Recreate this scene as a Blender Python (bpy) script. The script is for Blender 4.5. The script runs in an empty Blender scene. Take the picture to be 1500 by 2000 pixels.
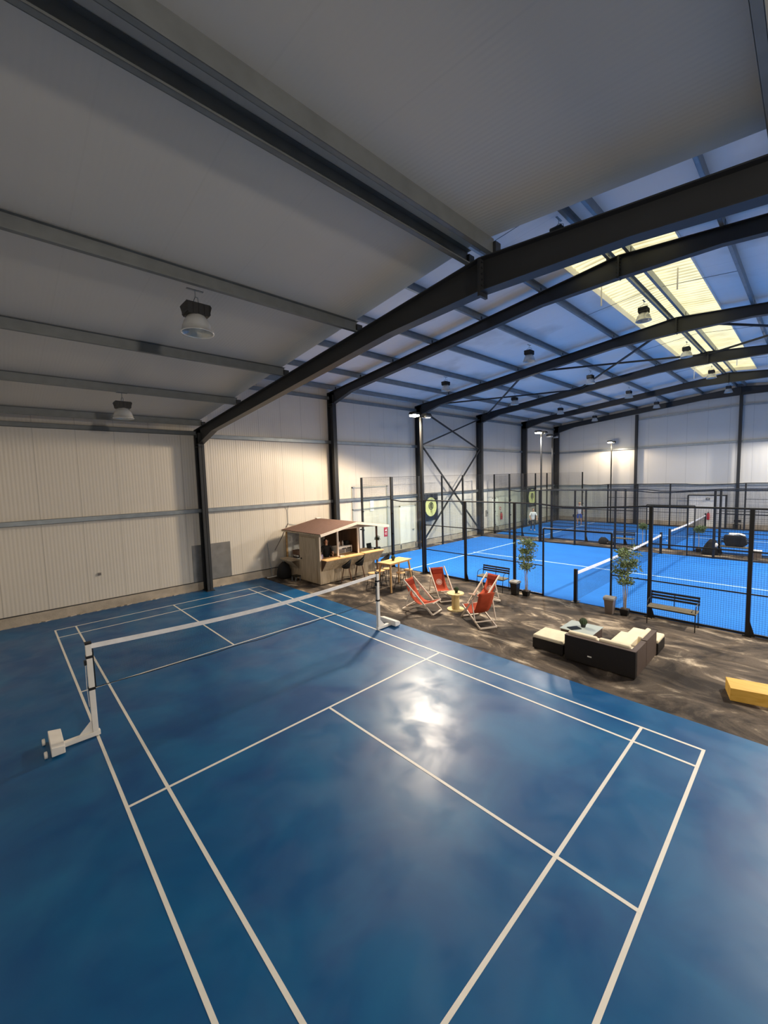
import bpy, math, random
from mathutils import Vector, Matrix
random.seed(7)
S = bpy.context.scene
COL = S.collection
PI = math.pi

def lin(h):
    if isinstance(h, str):
        v = [int(h[i:i+2], 16)/255 for i in (0, 2, 4)]
    else:
        v = h
    return tuple(c/12.92 if c <= .04045 else ((c+.055)/1.055)**2.4 for c in v)

# ------------------------------------------------------------------ materials
def nt(name):
    m = bpy.data.materials.new(name); m.use_nodes = True
    t = m.node_tree; b = t.nodes['Principled BSDF']
    return m, t, b

def N(t, k, **kw):
    n = t.nodes.new(k)
    for a, v in kw.items(): setattr(n, a, v)
    return n

def coords(t, scale=(1, 1, 1)):
    tc = N(t, 'ShaderNodeTexCoord'); mp = N(t, 'ShaderNodeMapping')
    mp.inputs['Scale'].default_value = scale
    t.links.new(tc.outputs['Object'], mp.inputs['Vector'])
    return mp.outputs['Vector']

def plain(name, c, rough=.5, metal=0, var=.08, vs=6, bump=0, bs=40, spec=.5, scale=(1, 1, 1)):
    m, t, b = nt(name)
    c = lin(c)
    v = coords(t, scale)
    n = N(t, 'ShaderNodeTexNoise'); n.inputs['Scale'].default_value = vs; n.inputs['Detail'].default_value = 4
    t.links.new(v, n.inputs['Vector'])
    r = N(t, 'ShaderNodeValToRGB')
    r.color_ramp.elements[0].position = .3; r.color_ramp.elements[1].position = .7
    r.color_ramp.elements[0].color = tuple(x*(1-var) for x in c)+(1,)
    r.color_ramp.elements[1].color = tuple(min(1, x*(1+var)) for x in c)+(1,)
    t.links.new(n.outputs['Fac'], r.inputs['Fac']); t.links.new(r.outputs['Color'], b.inputs['Base Color'])
    b.inputs['Roughness'].default_value = rough; b.inputs['Metallic'].default_value = metal
    b.inputs['Specular IOR Level'].default_value = spec
    if bump:
        n2 = N(t, 'ShaderNodeTexNoise'); n2.inputs['Scale'].default_value = bs
        t.links.new(v, n2.inputs['Vector'])
        bp = N(t, 'ShaderNodeBump'); bp.inputs['Strength'].default_value = bump; bp.inputs['Distance'].default_value = .01
        t.links.new(n2.outputs['Fac'], bp.inputs['Height']); t.links.new(bp.outputs['Normal'], b.inputs['Normal'])
    return m

def emis(name, c, s):
    m, t, b = nt(name)
    c = lin(c)
    b.inputs['Base Color'].default_value = c+(1,)
    b.inputs['Emission Color'].default_value = c+(1,); b.inputs['Emission Strength'].default_value = s
    return m

def sheet(name, c, axis, period=.1, seam=1.0, depth=.35, rough=.45, stain=None, joint=.8):
    """ribbed coated sheet-metal panel: fine ribs plus panel joints along one axis"""
    m, t, b = nt(name); c = lin(c)
    tc = N(t, 'ShaderNodeTexCoord'); sp = N(t, 'ShaderNodeSeparateXYZ')
    t.links.new(tc.outputs['Object'], sp.inputs[0])
    def mth(op, a, bb=None):
        n = N(t, 'ShaderNodeMath', operation=op)
        for i, x in enumerate((a, bb)):
            if x is None: continue
            if isinstance(x, (int, float)): n.inputs[i].default_value = x
            else: t.links.new(x, n.inputs[i])
        return n.outputs[0]
    u = sp.outputs[axis]
    w = mth('SINE', mth('MULTIPLY', u, 2*PI/period))
    w = mth('MULTIPLY_ADD' if False else 'MULTIPLY', w, .5)
    fr = mth('FRACT', mth('DIVIDE', u, seam))
    sm = mth('LESS_THAN', fr, .02/seam)
    h = mth('SUBTRACT', w, mth('MULTIPLY', sm, joint))
    bp = N(t, 'ShaderNodeBump'); bp.inputs['Strength'].default_value = depth; bp.inputs['Distance'].default_value = .006
    t.links.new(h, bp.inputs['Height']); t.links.new(bp.outputs['Normal'], b.inputs['Normal'])
    n = N(t, 'ShaderNodeTexNoise'); n.inputs['Scale'].default_value = .8; n.inputs['Detail'].default_value = 5
    t.links.new(tc.outputs['Object'], n.inputs['Vector'])
    mx = N(t, 'ShaderNodeMix', data_type='RGBA')
    mx.inputs[6].default_value = tuple(x*.93 for x in c)+(1,); mx.inputs[7].default_value = c+(1,)
    t.links.new(n.outputs['Fac'], mx.inputs[0])
    out = mx.outputs[2]
    dk = N(t, 'ShaderNodeMix', data_type='RGBA', blend_type='MULTIPLY')
    dk.inputs[7].default_value = (.72, .72, .72, 1)
    t.links.new(mth('MULTIPLY', sm, joint), dk.inputs[0]); t.links.new(out, dk.inputs[6]); out = dk.outputs[2]
    if stain:
        n3 = N(t, 'ShaderNodeTexNoise'); n3.inputs['Scale'].default_value = .55; n3.inputs['Detail'].default_value = 3
        t.links.new(tc.outputs['Object'], n3.inputs['Vector'])
        r = N(t, 'ShaderNodeValToRGB'); r.color_ramp.elements[0].position = .55; r.color_ramp.elements[1].position = .72
        t.links.new(n3.outputs['Fac'], r.inputs['Fac'])
        s2 = N(t, 'ShaderNodeMix', data_type='RGBA'); s2.inputs[7].default_value = lin(stain)+(1,)
        t.links.new(mth('MULTIPLY', r.outputs['Color'], .35), s2.inputs[0]); t.links.new(out, s2.inputs[6]); out = s2.outputs[2]
    t.links.new(out, b.inputs['Base Color'])
    b.inputs['Roughness'].default_value = rough
    return m

def floor_blue():
    m, t, b = nt('glossy_blue_paint')
    v = coords(t)
    n = N(t, 'ShaderNodeTexNoise'); n.inputs['Scale'].default_value = .9; n.inputs['Detail'].default_value = 6; n.inputs['Distortion'].default_value = .6
    t.links.new(v, n.inputs['Vector'])
    r = N(t, 'ShaderNodeValToRGB')
    r.color_ramp.elements[0].position = .35; r.color_ramp.elements[0].color = lin('084a80')+(1,)
    r.color_ramp.elements[1].position = .72; r.color_ramp.elements[1].color = lin('156494')+(1,)
    t.links.new(n.outputs['Fac'], r.inputs['Fac']); t.links.new(r.outputs['Color'], b.inputs['Base Color'])
    n2 = N(t, 'ShaderNodeTexNoise'); n2.inputs['Scale'].default_value = 1.6; n2.inputs['Detail'].default_value = 5; n2.inputs['Distortion'].default_value = .5
    t.links.new(v, n2.inputs['Vector'])
    mr = N(t, 'ShaderNodeMapRange'); mr.inputs['From Min'].default_value = .38; mr.inputs['From Max'].default_value = .65
    mr.inputs['To Min'].default_value = .34; mr.inputs['To Max'].default_value = .5
    t.links.new(n2.outputs['Fac'], mr.inputs['Value']); t.links.new(mr.outputs['Result'], b.inputs['Roughness'])
    n3 = N(t, 'ShaderNodeTexNoise'); n3.inputs['Scale'].default_value = 2.2; n3.inputs['Detail'].default_value = 3
    t.links.new(v, n3.inputs['Vector'])
    bp = N(t, 'ShaderNodeBump'); bp.inputs['Strength'].default_value = .12; bp.inputs['Distance'].default_value = .006
    t.links.new(n3.outputs['Fac'], bp.inputs['Height']); t.links.new(bp.outputs['Normal'], b.inputs['Normal'])
    b.inputs['Specular IOR Level'].default_value = .42
    return m

def floor_dark():
    m, t, b = nt('dusty_asphalt')
    v = coords(t, (1.0, .55, 1))
    n = N(t, 'ShaderNodeTexNoise'); n.inputs['Scale'].default_value = 1.5; n.inputs['Detail'].default_value = 8; n.inputs['Roughness'].default_value = .62; n.inputs['Distortion'].default_value = .9
    t.links.new(v, n.inputs['Vector'])
    r = N(t, 'ShaderNodeValToRGB')
    e = r.color_ramp.elements
    e[0].position = .40; e[0].color = lin('2f2925')+(1,)
    e[1].position = .56; e[1].color = lin('62574c')+(1,)
    x = e.new(.68); x.color = lin('c8b8a0')+(1,)
    t.links.new(n.outputs['Fac'], r.inputs['Fac'])
    g = N(t, 'ShaderNodeTexNoise'); g.inputs['Scale'].default_value = 60; g.inputs['Detail'].default_value = 3
    t.links.new(v, g.inputs['Vector'])
    mx = N(t, 'ShaderNodeMix', data_type='RGBA', blend_type='OVERLAY'); mx.inputs[0].default_value = .35
    t.links.new(r.outputs['Color'], mx.inputs[6]); t.links.new(g.outputs['Fac'], mx.inputs[7])
    t.links.new(mx.outputs[2], b.inputs['Base Color'])
    b.inputs['Roughness'].default_value = .8; b.inputs['Specular IOR Level'].default_value = .25
    bp = N(t, 'ShaderNodeBump'); bp.inputs['Strength'].default_value = .4; bp.inputs['Distance'].default_value = .004
    t.links.new(g.outputs['Fac'], bp.inputs['Height']); t.links.new(bp.outputs['Normal'], b.inputs['Normal'])
    return m

def wood(name, c1, c2, axis=2, board=.12, rough=.6):
    m, t, b = nt(name)
    sc = [9, 9, 9]; sc[axis] = .9
    v = coords(t, tuple(sc))
    n = N(t, 'ShaderNodeTexNoise'); n.inputs['Scale'].default_value = 1.6; n.inputs['Detail'].default_value = 5; n.inputs['Distortion'].default_value = .8
    t.links.new(v, n.inputs['Vector'])
    r = N(t, 'ShaderNodeValToRGB')
    r.color_ramp.elements[0].position = .3; r.color_ramp.elements[0].color = lin(c1)+(1,)
    r.color_ramp.elements[1].position = .7; r.color_ramp.elements[1].color = lin(c2)+(1,)
    t.links.new(n.outputs['Fac'], r.inputs['Fac'])
    out = r.outputs['Color']
    t.links.new(out, b.inputs['Base Color'])
    b.inputs['Roughness'].default_value = rough
    return m

def glassy(name, tint, gl=.06):
    m = bpy.data.materials.new(name); m.use_nodes = True
    t = m.node_tree; t.nodes.clear()
    o = N(t, 'ShaderNodeOutputMaterial'); tr = N(t, 'ShaderNodeBsdfTransparent'); g = N(t, 'ShaderNodeBsdfGlossy')
    tr.inputs['Color'].default_value = tint+(1,); g.inputs['Roughness'].default_value = .02
    lwt = N(t, 'ShaderNodeLayerWeight'); lwt.inputs['Blend'].default_value = .5
    pw = N(t, 'ShaderNodeMath', operation='POWER'); pw.inputs[1].default_value = 5; t.links.new(lwt.outputs['Facing'], pw.inputs[0])
    f = N(t, 'ShaderNodeMath', operation='MULTIPLY_ADD'); f.inputs[1].default_value = .5; f.inputs[2].default_value = .03; t.links.new(pw.outputs[0], f.inputs[0])
    mx = N(t, 'ShaderNodeMixShader')
    t.links.new(f.outputs[0], mx.inputs[0]); t.links.new(tr.outputs[0], mx.inputs[1]); t.links.new(g.outputs[0], mx.inputs[2])
    t.links.new(mx.outputs[0], o.inputs['Surface'])
    return m

def skylight_mat():
    m, t, b = nt('yellowed_polycarbonate')
    tc = N(t, 'ShaderNodeTexCoord'); sp = N(t, 'ShaderNodeSeparateXYZ')
    t.links.new(tc.outputs['Object'], sp.inputs[0])
    a = N(t, 'ShaderNodeMath', operation='MULTIPLY'); a.inputs[1].default_value = 2*PI/.22; t.links.new(sp.outputs[0], a.inputs[0])
    s = N(t, 'ShaderNodeMath', operation='SINE'); t.links.new(a.outputs[0], s.inputs[0])
    n = N(t, 'ShaderNodeTexNoise'); n.inputs['Scale'].default_value = 1.5; n.inputs['Detail'].default_value = 4
    t.links.new(tc.outputs['Object'], n.inputs['Vector'])
    ad = N(t, 'ShaderNodeMath', operation='MULTIPLY_ADD'); ad.inputs[1].default_value = .28
    t.links.new(s.outputs[0], ad.inputs[0]); t.links.new(n.outputs['Fac'], ad.inputs[2])
    r = N(t, 'ShaderNodeValToRGB')
    r.color_ramp.elements[0].position = .12; r.color_ramp.elements[0].color = (.40, .33, .13, 1)
    r.color_ramp.elements[1].position = .6; r.color_ramp.elements[1].color = (.78, .70, .38, 1)
    t.links.new(ad.outputs[0], r.inputs['Fac'])
    b.inputs['Base Color'].default_value = (.6, .56, .4, 1)
    t.links.new(r.outputs['Color'], b.inputs['Emission Color']); b.inputs['Emission Strength'].default_value = SKY_E
    return m

SKY_E = 1.12
M = {}
M['steel'] = plain('dark_painted_steel', '26282b', .45, 0, .08, 3)
M['galv'] = plain('galvanised_steel', '8d9499', .42, .55, .1, 5)
M['wall'] = sheet('ribbed_wall_panel', 'd6cfc4', 0, .09, 1.0, .5)
M['wallfar'] = sheet('smooth_wall_panel', 'd6d3cd', 1, .3, 1.15, .25)
M['ceil'] = sheet('ribbed_roof_panel', 'c2beb6', 0, .06, 1.0, .16, joint=.12)
M['ceil2'] = sheet('ribbed_roof_panel_high', 'f2f2f2', 0, .25, 1.0, .3, stain='8a7a5c', joint=.3)
M['concrete'] = plain('rough_concrete', 'b3a797', .85, 0, .18, 3, .5, 25)
M['blue'] = floor_blue()
M['dark'] = floor_dark()
M['turf'] = plain('blue_padel_turf', '2678d2', .85, 0, .06, 1.2, .3, 300, .2)
M['line'] = plain('white_line_paint', 'e8e4da', .5, 0, .03)
M['turfline'] = plain('pale_blue_white_turf_line', 'b9dcff', .8, 0, .03)
M['black'] = plain('black_powder_coat', '131416', .45, 0, .1)
M['wire'] = plain('black_mesh_wire', '17181b', .5, 0, .05)
M['glass'] = glassy('tempered_glass', (.968, .988, .974))
M['white'] = plain('white_enamel', 'f0ece4', .35, 0, .03)
M['cord'] = plain('net_black_cord', '141414', .8)
M['tape'] = plain('white_net_tape', 'f4f1ee', .7)
M['wood'] = wood('pale_spruce_boards', 'a8957b', 'cdbb9f', 2)
M['woody'] = wood('warm_pine', 'c29458', 'deb781', 1)
M['woodx'] = wood('honey_pine', 'cf9c5e', 'e6bb86', 0)
M['yellowwood'] = wood('yellow_pine_box', 'c99a35', 'e0b456', 1)
M['brownint'] = wood('brown_inner_panel', '4d3626', '6b4b33', 2)
M['roofbrown'] = plain('brown_bitumen_sheet', '6d5247', .8, 0, .1, 8)
M['brick'] = plain('whitewashed_back_wall', 'e9e4da', .8, 0, .3, 8)
M['spool'] = wood('raw_pine_spool', 'cdb277', 'ecd69c', 2)
M['canvas'] = plain('rust_red_canvas', 'b04a30', .85, 0, .08, 12, .2, 200, .2)
M['canvasd'] = plain('dark_rust_canvas', '93331f', .85, 0, .08, 12, .2, 200, .2)
M['frame'] = plain('bleached_wood_frame', 'e2d3c2', .55, 0, .06)
M['print'] = plain('white_print', 'e9cfc2', .8)
M['rattan'] = plain('black_brown_rattan', '17110f', .55, 0, .2, 40, .6, 120)
M['rattanlit'] = plain('lit_brown_rattan', '564841', .5, 0, .15, 40, .5, 120)  # lighter copy of the rattan, light painted on sofa end faces and caps
M['cushion'] = plain('cream_cushion', 'e8dcc0', .85, 0, .04, 8, .2, 60, .2)
M['tabletop'] = plain('frosted_glass_top', 'b9c4c0', .08, 0, .04)
M['legmetal'] = plain('black_metal_leg', '1c1b1b', .4, .3)
M['benchwood'] = plain('dark_slats', '20242c', .5, 0, .1)
M['seatslat'] = plain('weathered_seat_slat', '77705f', .6, 0, .12)
M['binlid'] = plain('grey_lid', '8d8c88', .45)
M['binbody'] = plain('brown_grey_bin', '6f635c', .45)
M['soil'] = plain('potting_soil', '3a2c22', .95)
M['stem'] = plain('pale_bark', '9a8c7c', .8, 0, .2, 30)
M['leaf'] = plain('olive_green_leaves', '66784c', .6, 0, .35, 14)
M['leafd'] = plain('dark_green_leaves', '25351f', .6, 0, .3, 14)
M['bag'] = plain('black_fabric', '101012', .8, 0, .2, 10, .4, 30)
M['red'] = plain('red_sign', 'c02838', .5)
M['banner'] = plain('navy_banner', '141c2c', .6)
M['bannery'] = plain('pale_yellow_disc', 'dfdf94', .6)
M['skin'] = plain('skin', 'c99a7e', .6)
M['hair'] = plain('dark_hair', '2a1f19', .7)
M['blond'] = plain('blond_hair', 'd2b488', .7)
M['shirtw'] = plain('white_shirt', 'dcdcdc', .8)
M['shirtb'] = plain('black_shirt', '0e0e10', .8)
M['navy'] = plain('navy_cloth', '1b2233', .8)
M['shorts'] = plain('blue_shorts', '3c5fae', .8)
M['trouser'] = plain('dark_trousers', '2e3238', .8)
M['shoe'] = plain('pale_shoe', 'cfd3da', .6)
M['refl'] = plain('lamp_reflector', 'c9c9c6', .25, .3)
M['lens'] = glassy('lamp_glass', (.93, .95, .95))
M['lampon'] = emis('lit_lamp_face', 'fff0d0', 60)
M['screen'] = plain('dark_screen', '0d1512', .15)
M['towel'] = plain('white_towel', 'ececec', .9)
M['ballgreen'] = plain('green_cactus', '33452a', .8, 0, .3, 60, .8, 90)
M['bottle'] = plain('clear_bottle', 'cfc2b8', .2)
M['sheetsteel'] = plain('scuffed_steel_sheet', '858482', .35, .5, .2, 2)
M['purple'] = plain('lilac_box', 'a79fc0', .6)
M['skyl'] = skylight_mat()
M['sandal'] = plain('pvc_curtain_frame', 'b9bdb6', .5)
M['purlinlow'] = plain('dull_galvanised', '6f7374', .5, .4, .1, 5)

# ------------------------------------------------------------------ mesh builder
class MB:
    def __init__(s): s.v = []; s.f = []; s.mi = []; s.cur = 0
    def add(s, vs, fs):
        o = len(s.v); s.v += [tuple(p) for p in vs]; s.f += [tuple(i+o for i in f) for f in fs]; s.mi += [s.cur]*len(fs); return s
    def box(s, x0, x1, y0, y1, z0, z1):
        return s.add([(x0,y0,z0),(x1,y0,z0),(x1,y1,z0),(x0,y1,z0),(x0,y0,z1),(x1,y0,z1),(x1,y1,z1),(x0,y1,z1)],
            [(0,3,2,1),(4,5,6,7),(0,1,5,4),(1,2,6,5),(2,3,7,6),(3,0,4,7)])
    def bar(s, a, b, w, h=None, up=(0,0,1)):
        """square bar from a to b, w sideways, h along up"""
        h = h or w
        a = Vector(a); b = Vector(b); d = (b-a).normalized(); u = Vector(up)
        if abs(d.dot(u)) > .95: u = Vector((0,1,0))
        r = d.cross(u).normalized(); u = r.cross(d).normalized()
        vs = []
        for p in (a, b):
            for i, j in ((-1,-1),(1,-1),(1,1),(-1,1)): vs.append(p+r*(i*w/2)+u*(j*h/2))
        return s.add(vs, [(0,1,2,3),(7,6,5,4),(0,4,5,1),(1,5,6,2),(2,6,7,3),(3,7,4,0)])
    def wire(s, a, b, w):
        a = Vector(a); b = Vector(b); d = (b-a).normalized(); u = Vector((0,0,1)) if abs(d.z) < .9 else Vector((0,1,0))
        r = d.cross(u).normalized(); u = r.cross(d)
        vs = [p+r*(i*w/2)+u*(j*w/2) for p in (a,b) for i,j in ((-1,0),(0,-1),(1,0),(0,1))]
        return s.add(vs, [(0,4,5,1),(1,5,6,2),(2,6,7,3),(3,7,4,0)])
    def tube(s, pts, r, n=8, cap=True):
        pts = [Vector(p) for p in pts]; R = r if isinstance(r, (list, tuple)) else [r]*len(pts)
        vs = []; prev = None
        for i, p in enumerate(pts):
            d = (pts[min(i+1, len(pts)-1)]-pts[max(i-1, 0)]).normalized()
            if prev is None:
                u = Vector((0,0,1)) if abs(d.z) < .9 else Vector((1,0,0))
                a = d.cross(u).normalized()
            else:
                a = (prev-d*prev.dot(d)).normalized()
            prev = a; b = d.cross(a)
            for k in range(n):
                t = 2*PI*k/n; vs.append(p+(a*math.cos(t)+b*math.sin(t))*R[i])
        fs = [(i*n+k, i*n+(k+1) % n, (i+1)*n+(k+1) % n, (i+1)*n+k) for i in range(len(pts)-1) for k in range(n)]
        if cap: fs += [tuple(range(n))[::-1], tuple((len(pts)-1)*n+k for k in range(n))]
        return s.add(vs, fs)
    def lathe(s, prof, c=(0,0,0), n=20, a0=0):
        vs = []; m = len(prof)
        for r, z in prof:
            for k in range(n):
                t = a0+2*PI*k/n; vs.append((c[0]+r*math.cos(t), c[1]+r*math.sin(t), c[2]+z))
        fs = [(i*n+k, i*n+(k+1) % n, (i+1)*n+(k+1) % n, (i+1)*n+k) for i in range(m-1) for k in range(n)]
        if prof[0][0] > 1e-4: fs.append(tuple(range(n))[::-1])
        if prof[-1][0] > 1e-4: fs.append(tuple((m-1)*n+k for k in range(n)))
        return s.add(vs, fs)
    def prism(s, poly, axis, a, b):
        """extrude 2D polygon along axis (0,1,2) from a to b; poly in the remaining axes order"""
        def mk(p, q):
            r = [0,0,0]; o = [i for i in range(3) if i != axis]; r[o[0]] = p[0]; r[o[1]] = p[1]; r[axis] = q; return r
        n = len(poly)
        vs = [mk(p, a) for p in poly]+[mk(p, b) for p in poly]
        return s.add(vs, [tuple(range(n))[::-1], tuple(range(n, 2*n))]+[(k, (k+1) % n, n+(k+1) % n, n+k) for k in range(n)])
    def build(s, name, mat, parent=None, loc=None, smooth=False, bevel=0):
        me = bpy.data.meshes.new(name); me.from_pydata(s.v, [], s.f)
        for m in (mat if isinstance(mat, (list, tuple)) else [mat]): me.materials.append(m)
        if any(s.mi):
            for p, i in zip(me.polygons, s.mi): p.material_index = i
        import bmesh
        bm = bmesh.new(); bm.from_mesh(me); bmesh.ops.recalc_face_normals(bm, faces=bm.faces); bm.to_mesh(me); bm.free()
        if smooth:
            for p in me.polygons: p.use_smooth = True
        o = bpy.data.objects.new(name, me); COL.objects.link(o)
        if parent: o.parent = parent
        if loc: o.location = loc
        if bevel:
            bv = o.modifiers.new('Bevel', 'BEVEL'); bv.width = bevel; bv.segments = 3; bv.limit_method = 'ANGLE'
            for p in me.polygons: p.use_smooth = True
            wn = o.modifiers.new('WN', 'WEIGHTED_NORMAL')
        return o

def tag(o, label, cat, group=None, kind=None):
    if label: o['label'] = label
    if cat: o['category'] = cat
    if group: o['group'] = group
    if kind: o['kind'] = kind
    return o
def thing(name, loc, label, cat, rz=0, group=None):
    o = bpy.data.objects.new(name, None); COL.objects.link(o); o.empty_display_size = .2
    o.location = loc; o.rotation_euler = (0,0,rz)
    return tag(o, label, cat, group)
def struct(o):
    o['kind'] = 'structure'; return o
def dup(root, loc, rz=0, label=None, group=None, scale=None):
    r = root.copy(); COL.objects.link(r); r.location = loc; r.rotation_euler = (0,0,rz)
    if scale: r.scale = scale
    if label: r['label'] = label
    if group: r['group'] = group
    for ch in list(root.children):
        c = ch.copy(); COL.objects.link(c); c.parent = r
        for g in list(ch.children):
            d = g.copy(); COL.objects.link(d); d.parent = c
    return r

# ------------------------------------------------------------------ shell
X0, XF, YW, YR = -1.5, 34.3, 1.25, -22.95
YA = -10.84
FX = [4.55, 10.5, 16.45, 22.45, 28.45, 34.05]
def zlow(Y): return 7.07-.101*abs(Y-YA)     # top of low frame
def zhigh(Y): return 9.12-.103*abs(Y-YA)    # top of high frames
PUR = .2

struct(MB().box(6.8, XF+.2, YR-.2, YW+.2, -.15, 0).build('floor', M['dark']))
struct(MB().box(X0-.2, 6.8, YR-.2, YW+.2, -.15, .004).build('floor', M['blue']))
# badminton court lines
lw = .04
m = MB()
def hl(y, x0, x1): m.box(x0, x1, y-lw/2, y+lw/2, .0035, .0065)
def vl(x, y0, y1): m.box(x-lw/2, x+lw/2, y0, y1, .0035, .0072)
for y in (-.02, -.78, -4.74, -8.66, -12.62, -13.38): hl(y, 0, 6.1)
for x in (.02, .48, 5.62, 6.08): vl(x, -13.4, 0)
vl(3.05, -4.74, 0); vl(3.05, -13.4, -8.66)
struct(m.build('floor_court_lines', M['line']))

# padel turf
CT = [(11.72, 21.85), (23.4, 33.2)]
YN = -9.4; YB = .5; YE = -19.3
for cx0, cx1 in CT:
    struct(MB().box(cx0+.03, cx1-.03, YE, YB-.04, -.01, .012).build('floor_padel_turf', M['turf']))
    m = MB(); cm = (cx0+cx1)/2
    for y in (YN+6.95, YN-6.95): m.box(cx0+.03, cx1-.03, y-.04, y+.04, .011, .015)
    m.box(cm-.04, cm+.04, YN-7.1, YN+7.1, .011, .0158)
    struct(m.build('floor_padel_lines', M['turfline']))

# walls (with thickness)
H = 9.6
struct(MB().box(X0-.2, XF+.2, YW, YW+.15, .3, H).build('wall_left', M['wall']))
struct(MB().box(XF, XF+.15, YR, YW, .3, H).build('wall_far', M['wallfar']))
struct(MB().box(X0-.2, XF+.2, YR-.15, YR, 0, H).build('wall_right', M['wall']))
struct(MB().box(X0-.15, X0, YR, YW, 0, H).build('wall_near', M['wallfar']))
# gable over the low bay
m = MB(); e = .02
poly = []
for Y in (YW, YA, YR): poly.append((Y, zlow(Y)+PUR+.12))
for Y in (YR, YA, YW): poly.append((Y, zhigh(Y)+PUR+.05))
m.prism([poly[0], poly[1], poly[4], poly[5]], 0, 4.3, 4.42); m.prism([poly[1], poly[2], poly[3], poly[4]], 0, 4.3, 4.42)
struct(m.build('wall_gable', M['wallfar']))
# concrete upstand
m = MB(); m.box(X0, XF, YW-.05, YW+.02, 0, .3)
for i in range(170):
    x = X0+.15+i*.21; h = random.uniform(.01, .045); m.prism([(x-.12, YW-.05), (x+.12, YW-.05), (x+random.uniform(-.08,.08), YW-.05-random.uniform(.02, .07))], 2, 0, h)
struct(m.build('baseboard_left', M['concrete']))
struct(MB().box(XF-.04, XF+.02, YR, YW, 0, .3).build('baseboard_far', M['concrete']))
m = MB().box(X0, XF, YW-.03, YW+.01, .3, .325)
struct(m.build('trim_1', M['steel']))

# ceilings
def roof(x0, x1, zf, name, mat, hole=None):
    m = MB(); t = .1
    def slab(xa, xb, ya, yb):
        za, zb = zf(ya)+PUR, zf(yb)+PUR
        m.add([(xa,ya,za),(xb,ya,za),(xb,yb,zb),(xa,yb,zb),(xa,ya,za+t),(xb,ya,za+t),(xb,yb,zb+t),(xa,yb,zb+t)],
              [(0,3,2,1),(4,5,6,7),(0,1,5,4),(1,2,6,5),(2,3,7,6),(3,0,4,7)])
    if not hole:
        slab(x0, x1, YR-.1, YA); slab(x0, x1, YA, YW+.1)
    else:
        hx0, hx1, hy0, hy1 = hole
        for a, b in ((YR-.1, hy0), (hy1, YW+.1)): slab(x0, x1, a, b)
        for a, b in ((hy0, YA), (YA, hy1)): slab(x0, hx0, a, b); slab(hx1, x1, a, b)
    return struct(m.build(name, mat))
HOLE = (9.5, 29.0, -11.98, -9.65)
roof(X0-.1, 4.42, zlow, 'ceiling', M['ceil'])
roof(4.3, XF+.1, zhigh, 'ceiling', M['ceil2'], HOLE)
# skylight: glazing sheets, curb
def sky(x0, x1):
    m = MB(); y0, y1 = HOLE[2]+.0, HOLE[3]-.0
    n = int((x1-x0)/.055)
    for ya, yb in ((y0, YA), (YA, y1)):
        vs = []; fs = []
        for i in range(n+1):
            x = x0+(x1-x0)*i/n; dz = .018*math.sin(2*PI*x/.22)
            vs += [(x, ya, zhigh(ya)+PUR+.16+dz), (x, yb, zhigh(yb)+PUR+.16+dz)]
        for i in range(n): fs.append((2*i, 2*i+2, 2*i+3, 2*i+1))
        m.add(vs, fs)
    return struct(m.build('window_1', M['skyl'], smooth=True))
sky(HOLE[0], HOLE[1])
m = MB()
for y in (HOLE[2], HOLE[3]):
    z = zhigh(y)+PUR; m.box(HOLE[0], HOLE[1], y-.02, y+.02, z-.03, z+.18)
for x in (HOLE[0], HOLE[1]):
    for ya, yb in ((HOLE[2], YA), (YA, HOLE[3])): m.bar((x, ya, zhigh(ya)+PUR+.08), (x, yb, zhigh(yb)+PUR+.08), .04, .2)
struct(m.build('trim_2', M['white']))

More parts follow.
